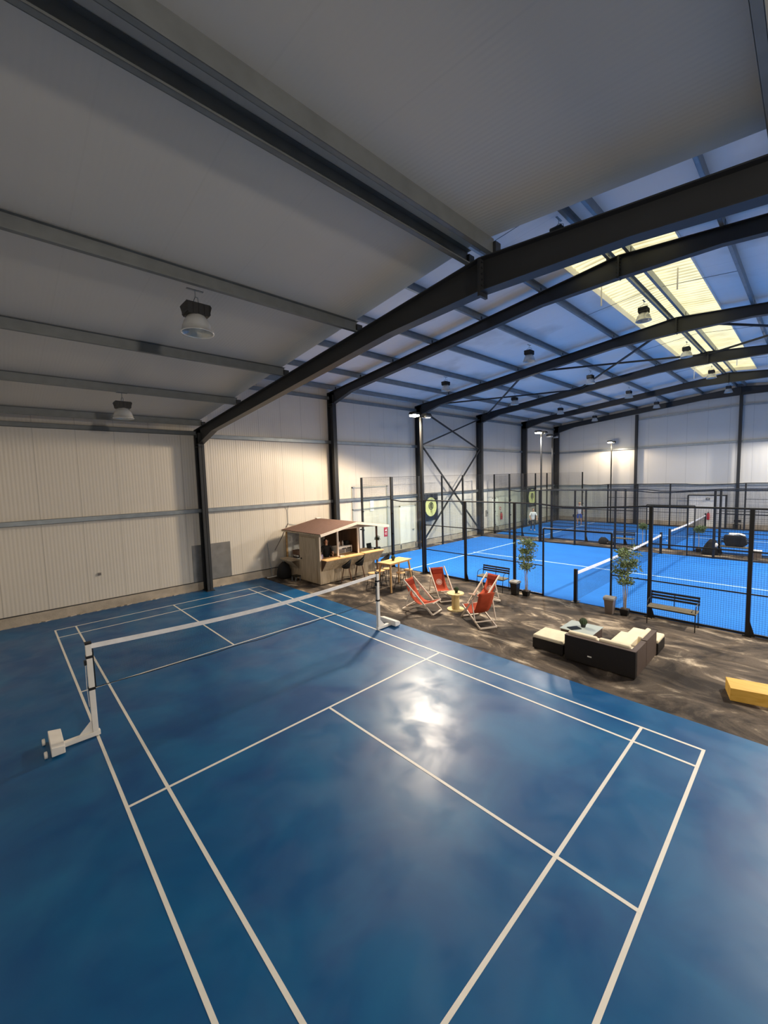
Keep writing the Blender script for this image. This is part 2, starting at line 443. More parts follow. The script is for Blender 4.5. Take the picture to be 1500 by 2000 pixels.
# ------------------------------------------------------------------ steel
def frame(X, zf, n):
    r = bpy.data.objects.new('trim_portal_frame', None); COL.objects.link(r); struct(r)
    yc0, yc1 = .78, 1.18
    fw = .2
    for s in (1, -1):
        def yy(y): return y if s == 1 else 2*YA-y
        zt = zf(1.18)
        m = MB()
        m.box(X-fw/2, X+fw/2, min(yy(yc0), yy(yc0+.02)), max(yy(yc0), yy(yc0+.02)), 0, zt-.12)
        m.box(X-fw/2, X+fw/2, min(yy(yc1), yy(yc1-.02)), max(yy(yc1), yy(yc1-.02)), 0, zt)
        m.box(X-.006, X+.006, min(yy(yc0), yy(yc1)), max(yy(yc0), yy(yc1)), 0, zt)
        m.box(X-.14, X+.14, min(yy(.72), yy(1.22)), max(yy(.72), yy(1.22)), 0, .03)
        for zz in (zt-.62,): m.box(X-fw/2, X+fw/2, min(yy(yc0), yy(yc1)), max(yy(yc0), yy(yc1)), zz, zz+.015)
        m.build('column', M['steel'], r)
        # rafter
        prof = [(1.18, .5), (.8, .55), (-.5, .34), (-8.9, .34), (YA, .46 if X < 5 else .51)]
        m = MB(); vs = []
        for y, d in prof:
            Y = yy(y); zt = zf(y)
            vs.append((Y, zt, d))
        for i in range(len(vs)-1):
            (ya, za, da), (yb, zb, db) = vs[i], vs[i+1]
            m.add([(X-.006,ya,za),(X-.006,yb,zb),(X-.006,yb,zb-db),(X-.006,ya,za-da),(X+.006,ya,za),(X+.006,yb,zb),(X+.006,yb,zb-db),(X+.006,ya,za-da)],
                  [(0,1,2,3),(7,6,5,4),(0,4,5,1),(3,2,6,7),(0,3,7,4),(1,5,6,2)])
            m.bar((X, ya, za-.007), (X, yb, zb-.007), fw, .016)
            m.bar((X, ya, za-da), (X, yb, zb-db), fw, .016)
        if s:
            m.bar((X, yy(-3.0), zf(-3)-.335), (X, yy(-8.6), zf(-8.6)-.335), .01, .01)
        m.build('rafter', M['steel'], r)
    m = MB(); z = zf(YA)
    m.box(X-.1, X+.1, YA-.02, YA+.02, z-.53, z+.0)
    for sx in (-1, 1):
        for k in range(6): m.box(X+sx*.06-.012, X+sx*.06+.012, YA-.045, YA+.045, z-.47+k*.08, z-.45+k*.08)
    m.build('splice_plate', M['steel'], r)
    return r
frame(FX[0], zlow, 1)
for X in FX[1:]: frame(X, zhigh, 2)

def zed(name, x0, x1, Y, z, mat, s=1, h=PUR, w=.065, pack=None):
    """roof purlin: a channel section running along X, its foot at z"""
    m = MB(); t = .006
    m.box(x0, x1, Y-t/2, Y+t/2, z, z+h); m.box(x0, x1, min(Y, Y+s*w), max(Y, Y+s*w), z, z+t); m.box(x0, x1, min(Y, Y+s*w), max(Y, Y+s*w), z+h-t, z+h)
    m.box(x0, x1, Y+s*w-t/2, Y+s*w+t/2, z, z+.02)
    return struct(m.build(name, mat))
lowY = [.45, -2.46, -5.23, -8.03, -10.62]
for y in lowY:
    zed('trim_purlin', X0, 4.5, y, zlow(y), M['purlinlow'], -1)
    zed('trim_purlin', X0, 4.5, (2*YA-y if y != -8.03 else -13.97), zlow(y), M['purlinlow'], 1)
    for Y in (y, (2*YA-y if y != -8.03 else -13.97)):
        struct(MB().box(4.47, 4.6, Y-.05, Y+.03, zlow(y), zlow(y)+.15).build('trim_cleat', M['steel']))
hiY = [.65, -1.1, -3.02, -4.97, -6.96, -8.87, -10.6]
for y in hiY:
    for sgn, Y in ((-1, y), (1, 2*YA-y)):
        zed('trim_purlin', 4.5, XF, Y, zhigh(y), M['galv'], sgn)
for X in FX[1:5]:
    m = MB()
    for y in hiY:
        for Y in (y, 2*YA-y): m.box(X-.03, X+.04, Y-.01, Y+.05, zhigh(y), zhigh(y)+.15)
    struct(m.build('trim_cleats', M['steel']))
# anti-sag bars through the skylight field, eave struts
for x in (7.5, 13.5, 19.5, 25.5):
    m = MB()
    m.tube([(x, -8.87, zhigh(-8.87)+.1), (x, YA, zhigh(YA)+.12), (x, 2*YA+8.87, zhigh(-8.87)+.1)], .008, 6)
    struct(m.build('trim_sag_rod', M['galv']))
# girts
def girt(x0, x1, z, mat, y=YW):
    m = MB(); m.box(x0, x1, y-.12, y-.114, z, z+.14); m.box(x0, x1, y-.12, y, z, z+.006); m.box(x0, x1, y-.12, y, z+.134, z+.14)
    return struct(m.build('trim_girt', mat))
girt(X0, XF, 2.88, M['galv']); girt(4.5, XF, 5.6, M['galv'])
girt(X0, 4.5, 5.68, M['purlinlow']); girt(4.5, XF, 7.6, M['galv'])
for z in (2.8, 5.6):
    m = MB(); m.box(XF-.12, XF-.114, YR, YW, z, z+.14); m.box(XF-.12, XF, YR, YW, z, z+.006); m.box(XF-.12, XF, YR, YW, z+.134, z+.14)
    struct(m.build('trim_girt', M['galv']))
m = MB(); m.bar((XF-.08, -4.9, 7.75), (XF-.08, YA, 8.0), .1, .1); m.bar((XF-.08, YA, 8.0), (XF-.08, -16.7, 7.75), .1, .1)
struct(m.build('trim_girt', M['galv']))
for Y in (-5.0, -10.87, -16.7):
    z = zhigh(Y)-.4
    m = MB(); m.box(XF-.3, XF-.28, Y-.08, Y+.08, 0, z); m.box(XF-.14, XF-.12, Y-.08, Y+.08, 0, z); m.box(XF-.3, XF-.13, Y-.006, Y+.006, 0, z)
    struct(m.build('trim_gable_post', M['steel']))
# wall bracing and roof bracing
def rod(a, b, w=.08):
    return struct(MB().bar(a, b, w, .07).build('trim_brace', M['steel']))
rod((16.6, .95, 5.75), (22.3, .95, .35)); rod((22.3, .9, 5.65), (16.6, .9, .35))
rod((16.6, .95, 7.7), (22.3, .95, 5.65)); rod((22.3, .9, 7.6), (16.6, .9, 5.75))
def zr(y): return zhigh(y)-.12
rod((16.5, .4, zr(.4)), (22.4, -5.3, zr(-5.3)), .06); rod((22.4, .4, zr(.4)), (16.5, -5.3, zr(-5.3)), .06)
rod((16.5, -5.3, zr(-5.3)), (22.4, YA, zr(YA)), .06); rod((22.4, -5.3, zr(-5.3)), (16.5, YA, zr(YA)), .06)
rod((16.5, YA, zr(YA)), (22.4, -16.4, zr(-16.4)), .06); rod((22.4, YA, zr(YA)), (16.5, -16.4, zr(-16.4)), .06)
# hanging hooks of the skylight vent
for x, y in ((12.1, -9.9), (12.6, -11.6), (26.0, -9.75), (24.5, -11.6)):
    struct(MB().bar((x, y, zhigh(y)+.2), (x, y, zhigh(y)-.35), .03).build('trim_hanger', M['white']))
# steel sheet behind the column, door and sectional panel
struct(MB().box(4.14, 5.56, YW-.02, YW+.01, .3, 1.68).build('trim_3', M['sheetsteel']))
def door(name, x0, x1, z1, mat, knob=True):
    m = MB().box(x0, x1, YW-.03, YW+.02, .02, z1); m.box(x0-.06, x0, YW-.05, YW+.02, .02, z1+.06); m.box(x1, x1+.06, YW-.05, YW+.02, .02, z1+.06); m.box(x0-.06, x1+.06, YW-.05, YW+.02, z1, z1+.06)
    d = struct(m.build(name, mat))
    if knob: MB().bar((x1-.12, YW-.09, 1.05), (x1-.26, YW-.09, 1.05), .025).build('door_handle', M['steel'], d)
    return d
door('door_1', 15.05, 16.2, 2.35, M['white'])
door('door_2', 24.4, 25.0, 2.3, M['white'])
m = MB()
m.box(XF-.06, XF+.01, -10.3, -8.3, .02, 2.15)
d = struct(m.build('door_3', M['white']))
m = MB(); m.box(XF-.09, XF-.05, -10.36, -10.3, 0, 2.2); m.box(XF-.09, XF-.05, -8.3, -8.24, 0, 2.2); m.box(XF-.09, XF-.05, -10.36, -8.24, 2.15, 2.2)
m.build('door_frame', M['steel'], d)
m = MB(); m.box(11.7, 14.1, YW-.04, YW, 3.5, 3.56); m.box(11.7, 11.76, YW-.04, YW, .35, 3.56); m.box(14.04, 14.1, YW-.04, YW, .35, 3.56); m.box(11.7, 14.1, YW-.04, YW, 2.42, 2.47)
struct(m.build('trim_4', M['sandal']))

# ------------------------------------------------------------------ lamps
def highbay():
    t = thing('high_bay_lamp', (0,0,0), 'x', 'lamp')
    m = MB(); m.tube([(0,-.11,-.16),(0,-.1,-.05),(0,0,0),(0,.1,-.05),(0,.11,-.16)], .007, 6); m.tube([(0,0,0),(0,0,.1)], .006, 6)
    m.box(-.12,.12,-.02,.02,.09,.1)
    m.build('hanger', M['galv'], t)
    m = MB(); m.prism([(-.15,-.17),(.15,-.17),(.19,-.03),(.17,0),(-.17,0),(-.19,-.03)], 1, -.12, .12)
    for v in range(len(m.v)): m.v[v] = (m.v[v][0], m.v[v][1], m.v[v][2]-.12)
    for k in range(5): m.box(-.16+.08*k-.004, -.16+.08*k+.004, -.13, .13, -.27, -.13)
    m.build('ballast_box', M['black'], t)
    m = MB(); pr = [(.09,-.26),(.13,-.29),(.175,-.36),(.205,-.44),(.222,-.52),(.235,-.525),(.235,-.535),(.215,-.53),(.2,-.44),(.165,-.36),(.12,-.3),(.05,-.28)]
    m.lathe(pr, n=28); m.build('reflector', M['refl'], t, smooth=True)
    m = MB(); m.lathe([(.03,-.28),(.045,-.33),(.045,-.4),(.02,-.44),(0,-.445)], n=12); m.build('bulb', M['white'], t, smooth=True)
    m = MB(); m.lathe([(0,-.521),(.214,-.521)], n=24); m.build('lens', M['lens'], t)
    return t
hb = highbay()
hb.location = (1.54, -7.8, 6.73); hb['group'] = 'high bay lamps under the roof'; hb['label'] = 'large high bay lamp hanging unlit from a low ceiling purlin, nearest the camera'
dup(hb, (1.62, -2.2, 6.17), 0, 'high bay lamp under the low ceiling near the ribbed left wall', 'high bay lamps under the roof')
rows = [(-2.75, 'row nearest left wall'), (-6.7, 'middle row'), (-10.45, 'skylight row')]
bays = [(8.0, 'first bay behind the nearest frame'), (14.1, 'second bay'), (20.2, 'third bay'), (26.1, 'fourth bay'), (32.1, 'last bay by far wall')]
for y, rn in rows:
    for x, bn in bays:
        if x == 8.0 and y != -10.45: continue
        dup(hb, (x, y, zhigh(y)-.0), 0, 'high bay lamp, %s, %s' % (rn, bn), 'high bay lamps under the roof', (.95,.95,.95))

def point(name, loc, e, c, r=.1, spot=None, rot=None):
    l = bpy.data.lights.new(name, 'SPOT' if spot else 'POINT'); l.energy = e; l.color = c; l.shadow_soft_size = r
    if spot: l.spot_size = spot; l.spot_blend = .5
    o = bpy.data.objects.new(name, l); COL.objects.link(o); o.location = loc
    if rot: o.rotation_euler = rot
    return o
WARM = (1, .80, .56); COOL = (1, .93, .82)
def floodpole(x, y, h, label, lit, dx):
    t = thing('floodlight_pole', (x, y, 0), label, 'light pole', 0, 'floodlight poles of the padel courts')
    m = MB(); m.bar((0,0,0),(0,0,h), .07); m.box(-.12,.12,-.12,.12,0,.02); m.build('pole', M['black'], t)
    MB().bar((-.45,0,h),(.45,0,h), .05).build('crossarm', M['black'], t)
    for s in (-1, 1):
        m = MB(); m.box(s*.36-.17, s*.36+.17, -.14, .14, h+.03, h+.1)
        for k in range(5): m.box(s*.36-.15+k*.07, s*.36-.14+k*.07, -.13, .13, h+.1, h+.14)
        hd = m.build('lamp_head', M['black'], t)
        on = lit and s == dx
        MB().box(s*.36-.15, s*.36+.15, -.12, .12, h-.03, h+.032).build('lamp_face', M['lampon'] if on else M['refl'], hd)
    return t
floodpole(11.58, -3.42, 6.35, 'tall black floodlight pole at the corner mesh of the first padel court, lamp glowing warm', True, -1)
floodpole(22.0, -3.42, 6.25, 'black floodlight pole on the far side of the first padel court, one lamp lit', True, -1)
floodpole(23.27, -3.5, 6.1, 'black floodlight pole with unlit heads at the near side of the second padel court', False, -1)
floodpole(33.34, -3.55, 6.15, 'floodlight pole against the far end wall, lamp lit and wall glowing behind it', True, -1)
def flood(loc, e, c, to, r=.12, ang=150, bl=.25):
    o = point('floodlight', loc, e, c, r, math.radians(ang)); o.data.spot_blend = bl
    d = Vector(to)-Vector(loc); o.rotation_euler = d.to_track_quat('-Z', 'Y').to_euler(); return o
flood((11.22, -3.42, 6.2), 1600, WARM, (9.8, -4.0, 0), .5, 162, .12)
flood((11.9, -3.42, 6.25), 1250, COOL, (14.5, -6, 0), .15, 165)
flood((21.6, -3.42, 6.1), 1250, COOL, (20.8, -4.5, 0), .15, 158)
flood((32.86, -3.55, 6.0), 330, WARM, (32.6, -3.6, 0), .15, 168)
for x, y, tx in ((11.9, -15.4, 13.5), (21.7, -15.4, 20.3), (23.6, -15.4, 25), (33.0, -15.4, 31.5)):  # out-of-view floodlights matching the visible poles, added to raise brightness
    flood((x, y, 6.2), 1250, COOL, (tx, -14, 0), .15, 152)
flood((11.5, -15.4, 6.2), 450, WARM, (9.5, -13.5, 0), .15, 120)  # another out-of-view floodlight added for brightness, aimed towards the lounge
flood((1.54, -19.4, 5.6), 800, (1,.88,.74), (1.9, -16, 0), .25, 165)  # added unseen lamp behind the camera, brightens the near floor and lines

# ------------------------------------------------------------------ padel cages
def mesh_panel(m, x, y0, y1, z0, z1, sp=.05, w=.0036):
    n = int(round(abs(y1-y0)/sp))
    for i in range(1, n): y = y0+(y1-y0)*i/n; m.wire((x, y, z0), (x, y, z1), w)
    k = int(round((z1-z0)/sp))
    for i in range(k+1): z = z0+(z1-z0)*i/k; m.wire((x, y0, z), (x, y1, z), w)
def mesh_panel_x(m, y, x0, x1, z0, z1, sp=.05, w=.0036):
    n = int(round(abs(x1-x0)/sp))
    for i in range(1, n): x = x0+(x1-x0)*i/n; m.wire((x, y, z0), (x, y, z1), w)
    k = int(round((z1-z0)/sp))
    for i in range(k+1): z = z0+(z1-z0)*i/k; m.wire((x0, y, z), (x1, y, z), w)

def cage(cx0, cx1, label):
    t = thing('padel_court_enclosure', (cx0, YB, 0), label, 'court enclosure', 0, 'padel court enclosures')
    W = cx1-cx0
    sidesY = [0, -2.0, -3.9, -5.9, -7.9, -11.85, -13.85, -15.9, -17.85, -19.8]
    tops   = [4, 4, 3, 3, 3, 3, 3, 3, 4, 4]
    for sx in (0, W):
        for y, z in zip(sidesY, tops):
            m = MB(); m.bar((sx, y, 0), (sx, y, z), .08, .08)
            if sx == 0: m.prism([(y-.04, 0), (y-.04, .35), (y-.14, 0)], 0, sx-.01, sx+.01)
            m.box(sx-.1, sx+.1, y-.08, y+.08, 0, .015)
            m.build('post', M['black'], t)
        for y0, y1, gz, mz in ((0, -2.0, 3, 4), (-2.0, -3.9, 3, None), (-15.9, -17.85, 3, None), (-17.85, -19.8, 3, 4)):
            MB().box(sx-.006, sx+.006, y1+.04, y0-.04, .04, gz-.02).build('glass_panel', M['glass'], t)
            for z in (.6, 1.5, 2.4):
                MB().box(sx-.03, sx+.03, y0-.09, y0-.03, z-.03, z+.03).build('glass_clamp', M['black'], t)
            if mz:
                m = MB(); mesh_panel(m, sx, y0, y1, gz, mz); m.build('mesh_panel', M['wire'], t)
        segs = [(-3.9,-5.9), (-5.9,-7.9), (-11.85,-13.85), (-13.85,-15.9)]
        for y0, y1 in segs:
            m = MB(); mesh_panel(m, sx, y0, y1, .05, 2.97); m.build('mesh_panel', M['wire'], t)
        m = MB(); mesh_panel(m, sx, -7.9, -8.9, .05, 2.97); m.build('mesh_panel', M['wire'], t)
        m = MB(); mesh_panel(m, sx, -10.9, -11.85, .05, 2.97); m.build('mesh_panel', M['wire'], t)
        m = MB(); mesh_panel(m, sx, -8.9, -10.9, 2.2, 2.9); m.build('mesh_panel', M['wire'], t)
        # doorway frame
        m = MB()
        for y in (-8.9, -10.9): m.bar((sx, y, 0), (sx, y, 2.2), .045)
        m.bar((sx, -8.9, 2.2), (sx, -10.9, 2.2), .045); m.build('doorway_frame', M['black'], t)
        # rails
        rs = []
        for y0, y1 in ((-3.9,-7.9), (-11.85,-15.9)): rs += [(y0,y1,z,w) for z, w in ((.05,.045), (1.0,.03), (2.0,.03))]
        for y0, y1 in ((-7.9,-8.9), (-10.9,-11.85)): rs += [(y0,y1,z,w) for z, w in ((.05,.045), (1.0,.03))]
        rs.append((-7.9,-8.9,2.0,.025))
        for y0, y1, z, w in rs: MB().bar((sx, y0, z), (sx, y1, z), w).build('rail', M['black'], t)
        pts = [(-2.0,3.0),(-2.6,2.93),(-3.3,2.94),(-3.9,3.0),(-7.9,3.0),(-8.8,2.98),(-9.5,2.9),(-10.2,2.9),(-10.7,2.93),(-11.85,3.0),(-15.9,3.0)]
        MB().tube([(sx, a, b) for a, b in pts], .024, 8).build('top_rail', M['black'], t)
    n = 5
    for i in range(1, n):
        x = W*i/n; MB().bar((x, 0, 0), (x, 0, 4), .08).build('post', M['black'], t)
    for i in range(n):
        MB().box(W*i/n+.04, W*(i+1)/n-.04, -.006, .006, .04, 2.98).build('glass_panel', M['glass'], t)
        m = MB(); mesh_panel_x(m, 0, W*i/n, W*(i+1)/n, 3.0, 4.0); m.build('mesh_panel', M['wire'], t)
    MB().bar((0, 0, 4.0), (W, 0, 4.0), .015).build('rail', M['black'], t); MB().bar((0, 0, 3.0), (W, 0, 3.0), .03).build('rail', M['black'], t)
    return t
cage(CT[0][0], CT[0][1], 'black steel, mesh and glass enclosure around the nearer blue padel court')
cage(CT[1][0], CT[1][1], 'black steel, mesh and glass enclosure around the farther blue padel court')

def padel_net(cx0, cx1, label):
    t = thing('padel_net', (cx0, YN, 0), label, 'net', 0, 'padel nets'); W = cx1-cx0
    for x in (.0, W):
        m = MB(); m.bar((x+.0, 0, 0), (x, 0, 1.02), .09); m.box(x-.14, x+.14, -.1, .1, 0, .015); m.build('net_post', M['black'], t)
    def zc(x): return .93-.06*math.sin(PI*x/W)
    m = MB(); n = 20
    for i in range(n):
        a, b = W*i/n, W*(i+1)/n
        m.add([(a,-.01,zc(a)-.09),(b,-.01,zc(b)-.09),(b,-.01,zc(b)),(a,-.01,zc(a)),(a,.01,zc(a)-.09),(b,.01,zc(b)-.09),(b,.01,zc(b)),(a,.01,zc(a))],
              [(0,1,2,3),(7,6,5,4),(0,4,5,1),(3,2,6,7),(0,3,7,4),(1,5,6,2)])
    m.build('net_band', M['tape'], t)
    m = MB(); k = int(W/.045)
    for i in range(k+1): x = W*i/k; m.wire((x,0,.03),(x,0,zc(x)-.08), .003)
    for j in range(19):
        f = j/18
        for i in range(4):
            a, b = W*i/4, W*(i+1)/4; m.wire((a,0,.03+f*(zc(a)-.12)),(b,0,.03+f*(zc(b)-.12)), .003)
    m.build('net_mesh', M['cord'], t)
padel_net(CT[0][0]+.05, CT[0][1]-.05, 'padel net with white top band across the nearer blue court')
padel_net(CT[1][0]+.05, CT[1][1]-.05, 'padel net with white top band across the farther blue court')

# ------------------------------------------------------------------ badminton net
def bposts():
    for sx, x, lab in ((-1, .0, 'white badminton net post with wheeled base at the left sideline, nearest the camera'), (1, 6.1, 'white badminton net post with wheeled base at the edge by the dark floor')):
        t = thing('badminton_post', (x, -6.63, .004), lab, 'net post', 0, 'badminton net posts')
        m = MB(); m.bar((0,0,.02),(0,0,1.5), .075); m.build('pole', M['white'], t, bevel=.006)
        MB().box(-.042,.042,-.042,.042,1.5,1.53).build('pole_cap', M['black'], t)
        m = MB(); m.box(min(-sx*.06, sx*.5), max(-sx*.06, sx*.5), -.04, .04, .02, .09)
        m.prism([(sx*.04,.09),(sx*.22,.09),(sx*.04,.28)], 1, -.01, .01)
        m.build('base_arm', M['white'], t, bevel=.005)
        m = MB(); m.prism([(min(sx*.4,sx*.56), .03),(max(sx*.4,sx*.56), .03),(max(sx*.4,sx*.56), .14),(min(sx*.4,sx*.56), .17)], 1, -.22, .38)
        m.build('counterweight', M['white'], t, bevel=.01)
        for y in (-.12, .3):
            m = MB(); m.lathe([(.035,-.02),(.05,-.015),(.05,.015),(.035,.02)], n=16)
            m.v = [(z*1.0+sx*.62, vy+y, vx+.05) for vx, vy, z in m.v]
            m.build('wheel', M['white'], t, smooth=True)
        for z in (1.3, .79):
            m = MB(); m.box(-.046,.046,-.046,.046,z-.02,z+.02); m.build('strap', M['black'], t)
        MB().box(-.07,-.03,-.03,.03,1.18,1.25).build('cleat', M['black'], t)
        MB().tube([(-.055,0,1.2),(-.06,.01,.8),(-.05,0,.5)], .004, 5).build('tension_cord', M['tape'], t)
bposts()
t = thing('badminton_net', (0, -6.63, 0), 'badminton net with white top tape stretched over the blue court', 'net')
def zt(x): return 1.5-.11*math.sin(PI*x/6.1)
m = MB(); n = 24
for i in range(n):
    a, b = .04+6.02*i/n, .04+6.02*(i+1)/n
    m.add([(a,-.008,zt(a)-.075),(b,-.008,zt(b)-.075),(b,-.008,zt(b)),(a,-.008,zt(a)),(a,.008,zt(a)-.075),(b,.008,zt(b)-.075),(b,.008,zt(b)),(a,.008,zt(a))],
          [(0,1,2,3),(7,6,5,4),(0,4,5,1),(3,2,6,7),(0,3,7,4),(1,5,6,2)])
m.build('net_band', M['tape'], t)
def zb(x): return .79-.05*math.sin(PI*x/6.1)+.012*math.sin(x*6)*math.sin(PI*x/6.1)
m = MB()
for i in range(301): x = .04+6.02*i/300; m.wire((x,0,zb(x)),(x,0,zt(x)-.07), .0011)
for j in range(1, 34):
    f = j/34
    for i in range(16):
        a, b = .04+6.02*i/16, .04+6.02*(i+1)/16
        m.wire((a,0,zb(a)+f*(zt(a)-.07-zb(a))),(b,0,zb(b)+f*(zt(b)-.07-zb(b))), .0011)
m.build('net_mesh', M['cord'], t)
MB().tube([(.04+6.02*i/40, 0, zb(.04+6.02*i/40)) for i in range(41)], .006, 6).build('bottom_cord', M['cord'], t)
m = MB(); m.box(.045,.06,-.004,.004,.79,1.44); m.box(6.04,6.055,-.004,.004,.79,1.44); m.build('side_tape', M['cord'], t)

# ------------------------------------------------------------------ deck chairs
def deckchair():
    t = thing('deck_chair', (0,0,0), 'x', 'deck chair'); w = .27
    m = MB()
    for s in (-1, 1): m.bar((s*w, .5, .02), (s*w, -.46, .93), .028, .045)
    m.bar((-w,.5,.03),(w,.5,.03), .04, .03); m.build('back_frame', M['frame'], t)
    m = MB(); v = w-.035
    for s in (-1, 1): m.bar((s*v, -.54, .02), (s*v, .5, .36), .028, .045)
    m.bar((-v,-.54,.03),(v,-.54,.03), .035, .035); m.bar((-v,.5,.355),(v,.5,.355), .03); m.build('seat_frame', M['frame'], t)
    m = MB(); u = w+.03
    for s in (-1, 1): m.bar((s*u, -.2, .69), (s*u, -.38, .16), .022, .035)
    m.bar((-u,-.38,.15),(u,-.38,.15), .025); m.build('prop_frame', M['frame'], t)
    # sling
    P = [Vector((0,-.455,.915)), Vector((0,-.36,.66)), Vector((0,-.20,.40)), Vector((0,.0,.26)), Vector((0,.25,.265)), Vector((0,.5,.37))]
    def cr(p, n=6):
        out = []
        q = [p[0]*2-p[1]]+p+[p[-1]*2-p[-2]]
        for i in range(1, len(q)-2):
            for k in range(n):
                s = k/n
                out.append(.5*((2*q[i])+(q[i+1]-q[i-1])*s+(2*q[i-1]-5*q[i]+4*q[i+1]-q[i+2])*s*s+(3*q[i]-q[i-1]-3*q[i+1]+q[i+2])*s**3))
        out.append(p[-1]); return out
    pts = cr(P); ww = .22
    vs = []; fs = []
    for p in pts:
        for i in range(5):
            x = -ww+2*ww*i/4; sag = -.02*(1-(x/ww)**2); vs.append((x, p.y, p.z+sag*(0 if p in (pts[0], pts[-1]) else 1)))
    for i in range(len(pts)-1):
        for j in range(4): fs.append((i*5+j, i*5+j+1, i*5+j+6, i*5+j+5))
    m = MB(); m.add(vs, fs); o = m.build('sling', M['canvas'], t, smooth=True)
    sd = o.modifiers.new('Solid', 'SOLIDIFY'); sd.thickness = .006
    # pillow
    m = MB(); a = pts[1]; b = pts[6]
    d = (b-a).normalized(); nn = Vector((0, -d.z, d.y))*-1
    if nn.y < 0: nn = -nn
    c0 = a+nn*.022; c1 = a+(b-a)*.75+nn*.022
    m.bar((-.19, (c0.y+c1.y)/2, (c0.z+c1.z)/2), (.19, (c0.y+c1.y)/2, (c0.z+c1.z)/2), .16, .045, up=nn)
    m.build('head_pillow', M['canvasd'], t, bevel=.018)
    # printed round emblem: ring, racket-like lattice
    m = MB(); k = 10
    c = pts[k]; d = (pts[k+1]-pts[k-1]).normalized(); up = Vector((0, -d.z, d.y))
    if up.y < 0: up = -up
    def pp(r, a): return (r*math.cos(a), c.y+d.y*r*math.sin(a)*1.0+up.y*.001, c.z+d.z*r*math.sin(a)+up.z*.001-.014)
    # follow the canvas: interpolate along the curve
    L = [0]
    for i in range(1, len(pts)): L.append(L[-1]+(pts[i]-pts[i-1]).length)
    def on(x, s):
        s += L[k]
        for i in range(1, len(pts)):
            if L[i] >= s: break
        f = (s-L[i-1])/(L[i]-L[i-1]); p = pts[i-1].lerp(pts[i], f); dd = (pts[i]-pts[i-1]).normalized(); q = Vector((0, -dd.z, dd.y))
        if q.y < 0: q = -q
        p = p+Vector((0,0,-.02*(1-(x/ww)**2)))+q*.007
        return (x, p.y, p.z)
    for r0, r1 in ((.085,.1),):
        n = 28
        for i in range(n):
            a0, a1 = 2*PI*i/n, 2*PI*(i+1)/n
            m.add([on(r0*math.cos(a0), r0*math.sin(a0)), on(r1*math.cos(a0), r1*math.sin(a0)), on(r1*math.cos(a1), r1*math.sin(a1)), on(r0*math.cos(a1), r0*math.sin(a1))], [(0,1,2,3)])
    for i in range(-3, 4):
        x = i*.02; h = math.sqrt(.07**2-x*x)*.95
        m.add([on(x-.005,-h),on(x+.005,-h),on(x+.005,h),on(x-.005,h)], [(0,1,2,3)])
        if abs(i) < 3: m.add([on(-h,x-.004),on(h,x-.004),on(h,x+.004),on(-h,x+.004)], [(0,1,2,3)])
    m.build('round_emblem', M['print'], t)
    return t
dc = deckchair()
def heading(fx, fy): return math.atan2(-fx, fy)
dc.location = (8.035, -6.435, 0); dc.rotation_euler = (0,0,-2.947); dc['group'] = 'red deck chairs around the spool table'; dc['label'] = 'rust red deck chair left of the wooden spool table, seen from its side'
G = 'red deck chairs around the spool table'
dup(dc, (9.44, -6.08, 0), 2.637, 'rust red deck chair behind the spool table, facing the camera', G)
dup(dc, (9.86, -7.39, 0), 1.41, 'rust red deck chair in front of the garden bench, beside the black bin', G, (.92,.92,.92))
dup(dc, (8.33, -8.2, 0), -.505, 'rust red deck chair turned with its back to the camera', G)

# cable spool table
t = thing('spool_table', (8.76, -7.12, 0), 'round pale cable spool table standing between the red deck chairs', 'table')
m = MB(); m.lathe([(.24,.0),(.25,.005),(.25,.03),(.24,.035),(.0,.035)], n=32); m.build('bottom_disc', M['spool'], t)
m = MB()
for k in range(14):
    a0, a1 = 2*PI*k/14, 2*PI*(k+.93)/14; r = .115
    m.prism([(r*math.cos(a0), r*math.sin(a0)), (r*math.cos(a1), r*math.sin(a1)), ((r-.018)*math.cos(a1), (r-.018)*math.sin(a1)), ((r-.018)*math.cos(a0), (r-.018)*math.sin(a0))], 2, .035, .475)
m.lathe([(.1,.036),(.1,.47)], n=14); m.build('core', M['spool'], t)
m = MB(); m.lathe([(.24,.47),(.25,.475),(.25,.505),(.24,.51),(0,.51)], n=32); m.build('top_disc', M['spool'], t)

def cactus(loc, label, r=.075, potmat='black', grp=None):
    t = thing('potted_cactus', loc, label, 'plant', 0, grp)
    m = MB(); m.lathe([(r*.55,0),(r*.75,r*.9),(r*.68,r*.95),(0,r*.9)], n=16); m.build('pot', M[potmat], t, smooth=False)
    m = MB(); vs = []; n = 24; q = 10
    pr = []
    for i in range(q+1):
        a = -PI/2*.7+(PI/2*1.7)*i/q; pr.append((max(.0005, r*math.cos(a)), r*1.5+r*math.sin(a)))
    m.lathe(pr, n=n)
    c = Vector((0,0,r*1.5))
    for i, v in enumerate(m.v):
        k = i % n; s = 1.0 if k % 2 else .86
        m.v[i] = (v[0]*s, v[1]*s, v[2])
    for i in range(120):
        a = random.uniform(0, 2*PI); e = random.uniform(-.4, 1.5); d = Vector((math.cos(a)*math.cos(e), math.sin(a)*math.cos(e), math.sin(e)))
        p = c+d*r*.95; m.wire(p, p+d*r*.18, .003)
    m.build('cactus_ball', M['ballgreen'], t)
    return t
cactus((8.78, -7.14, .51), 'small round cactus on the spool table', .07)

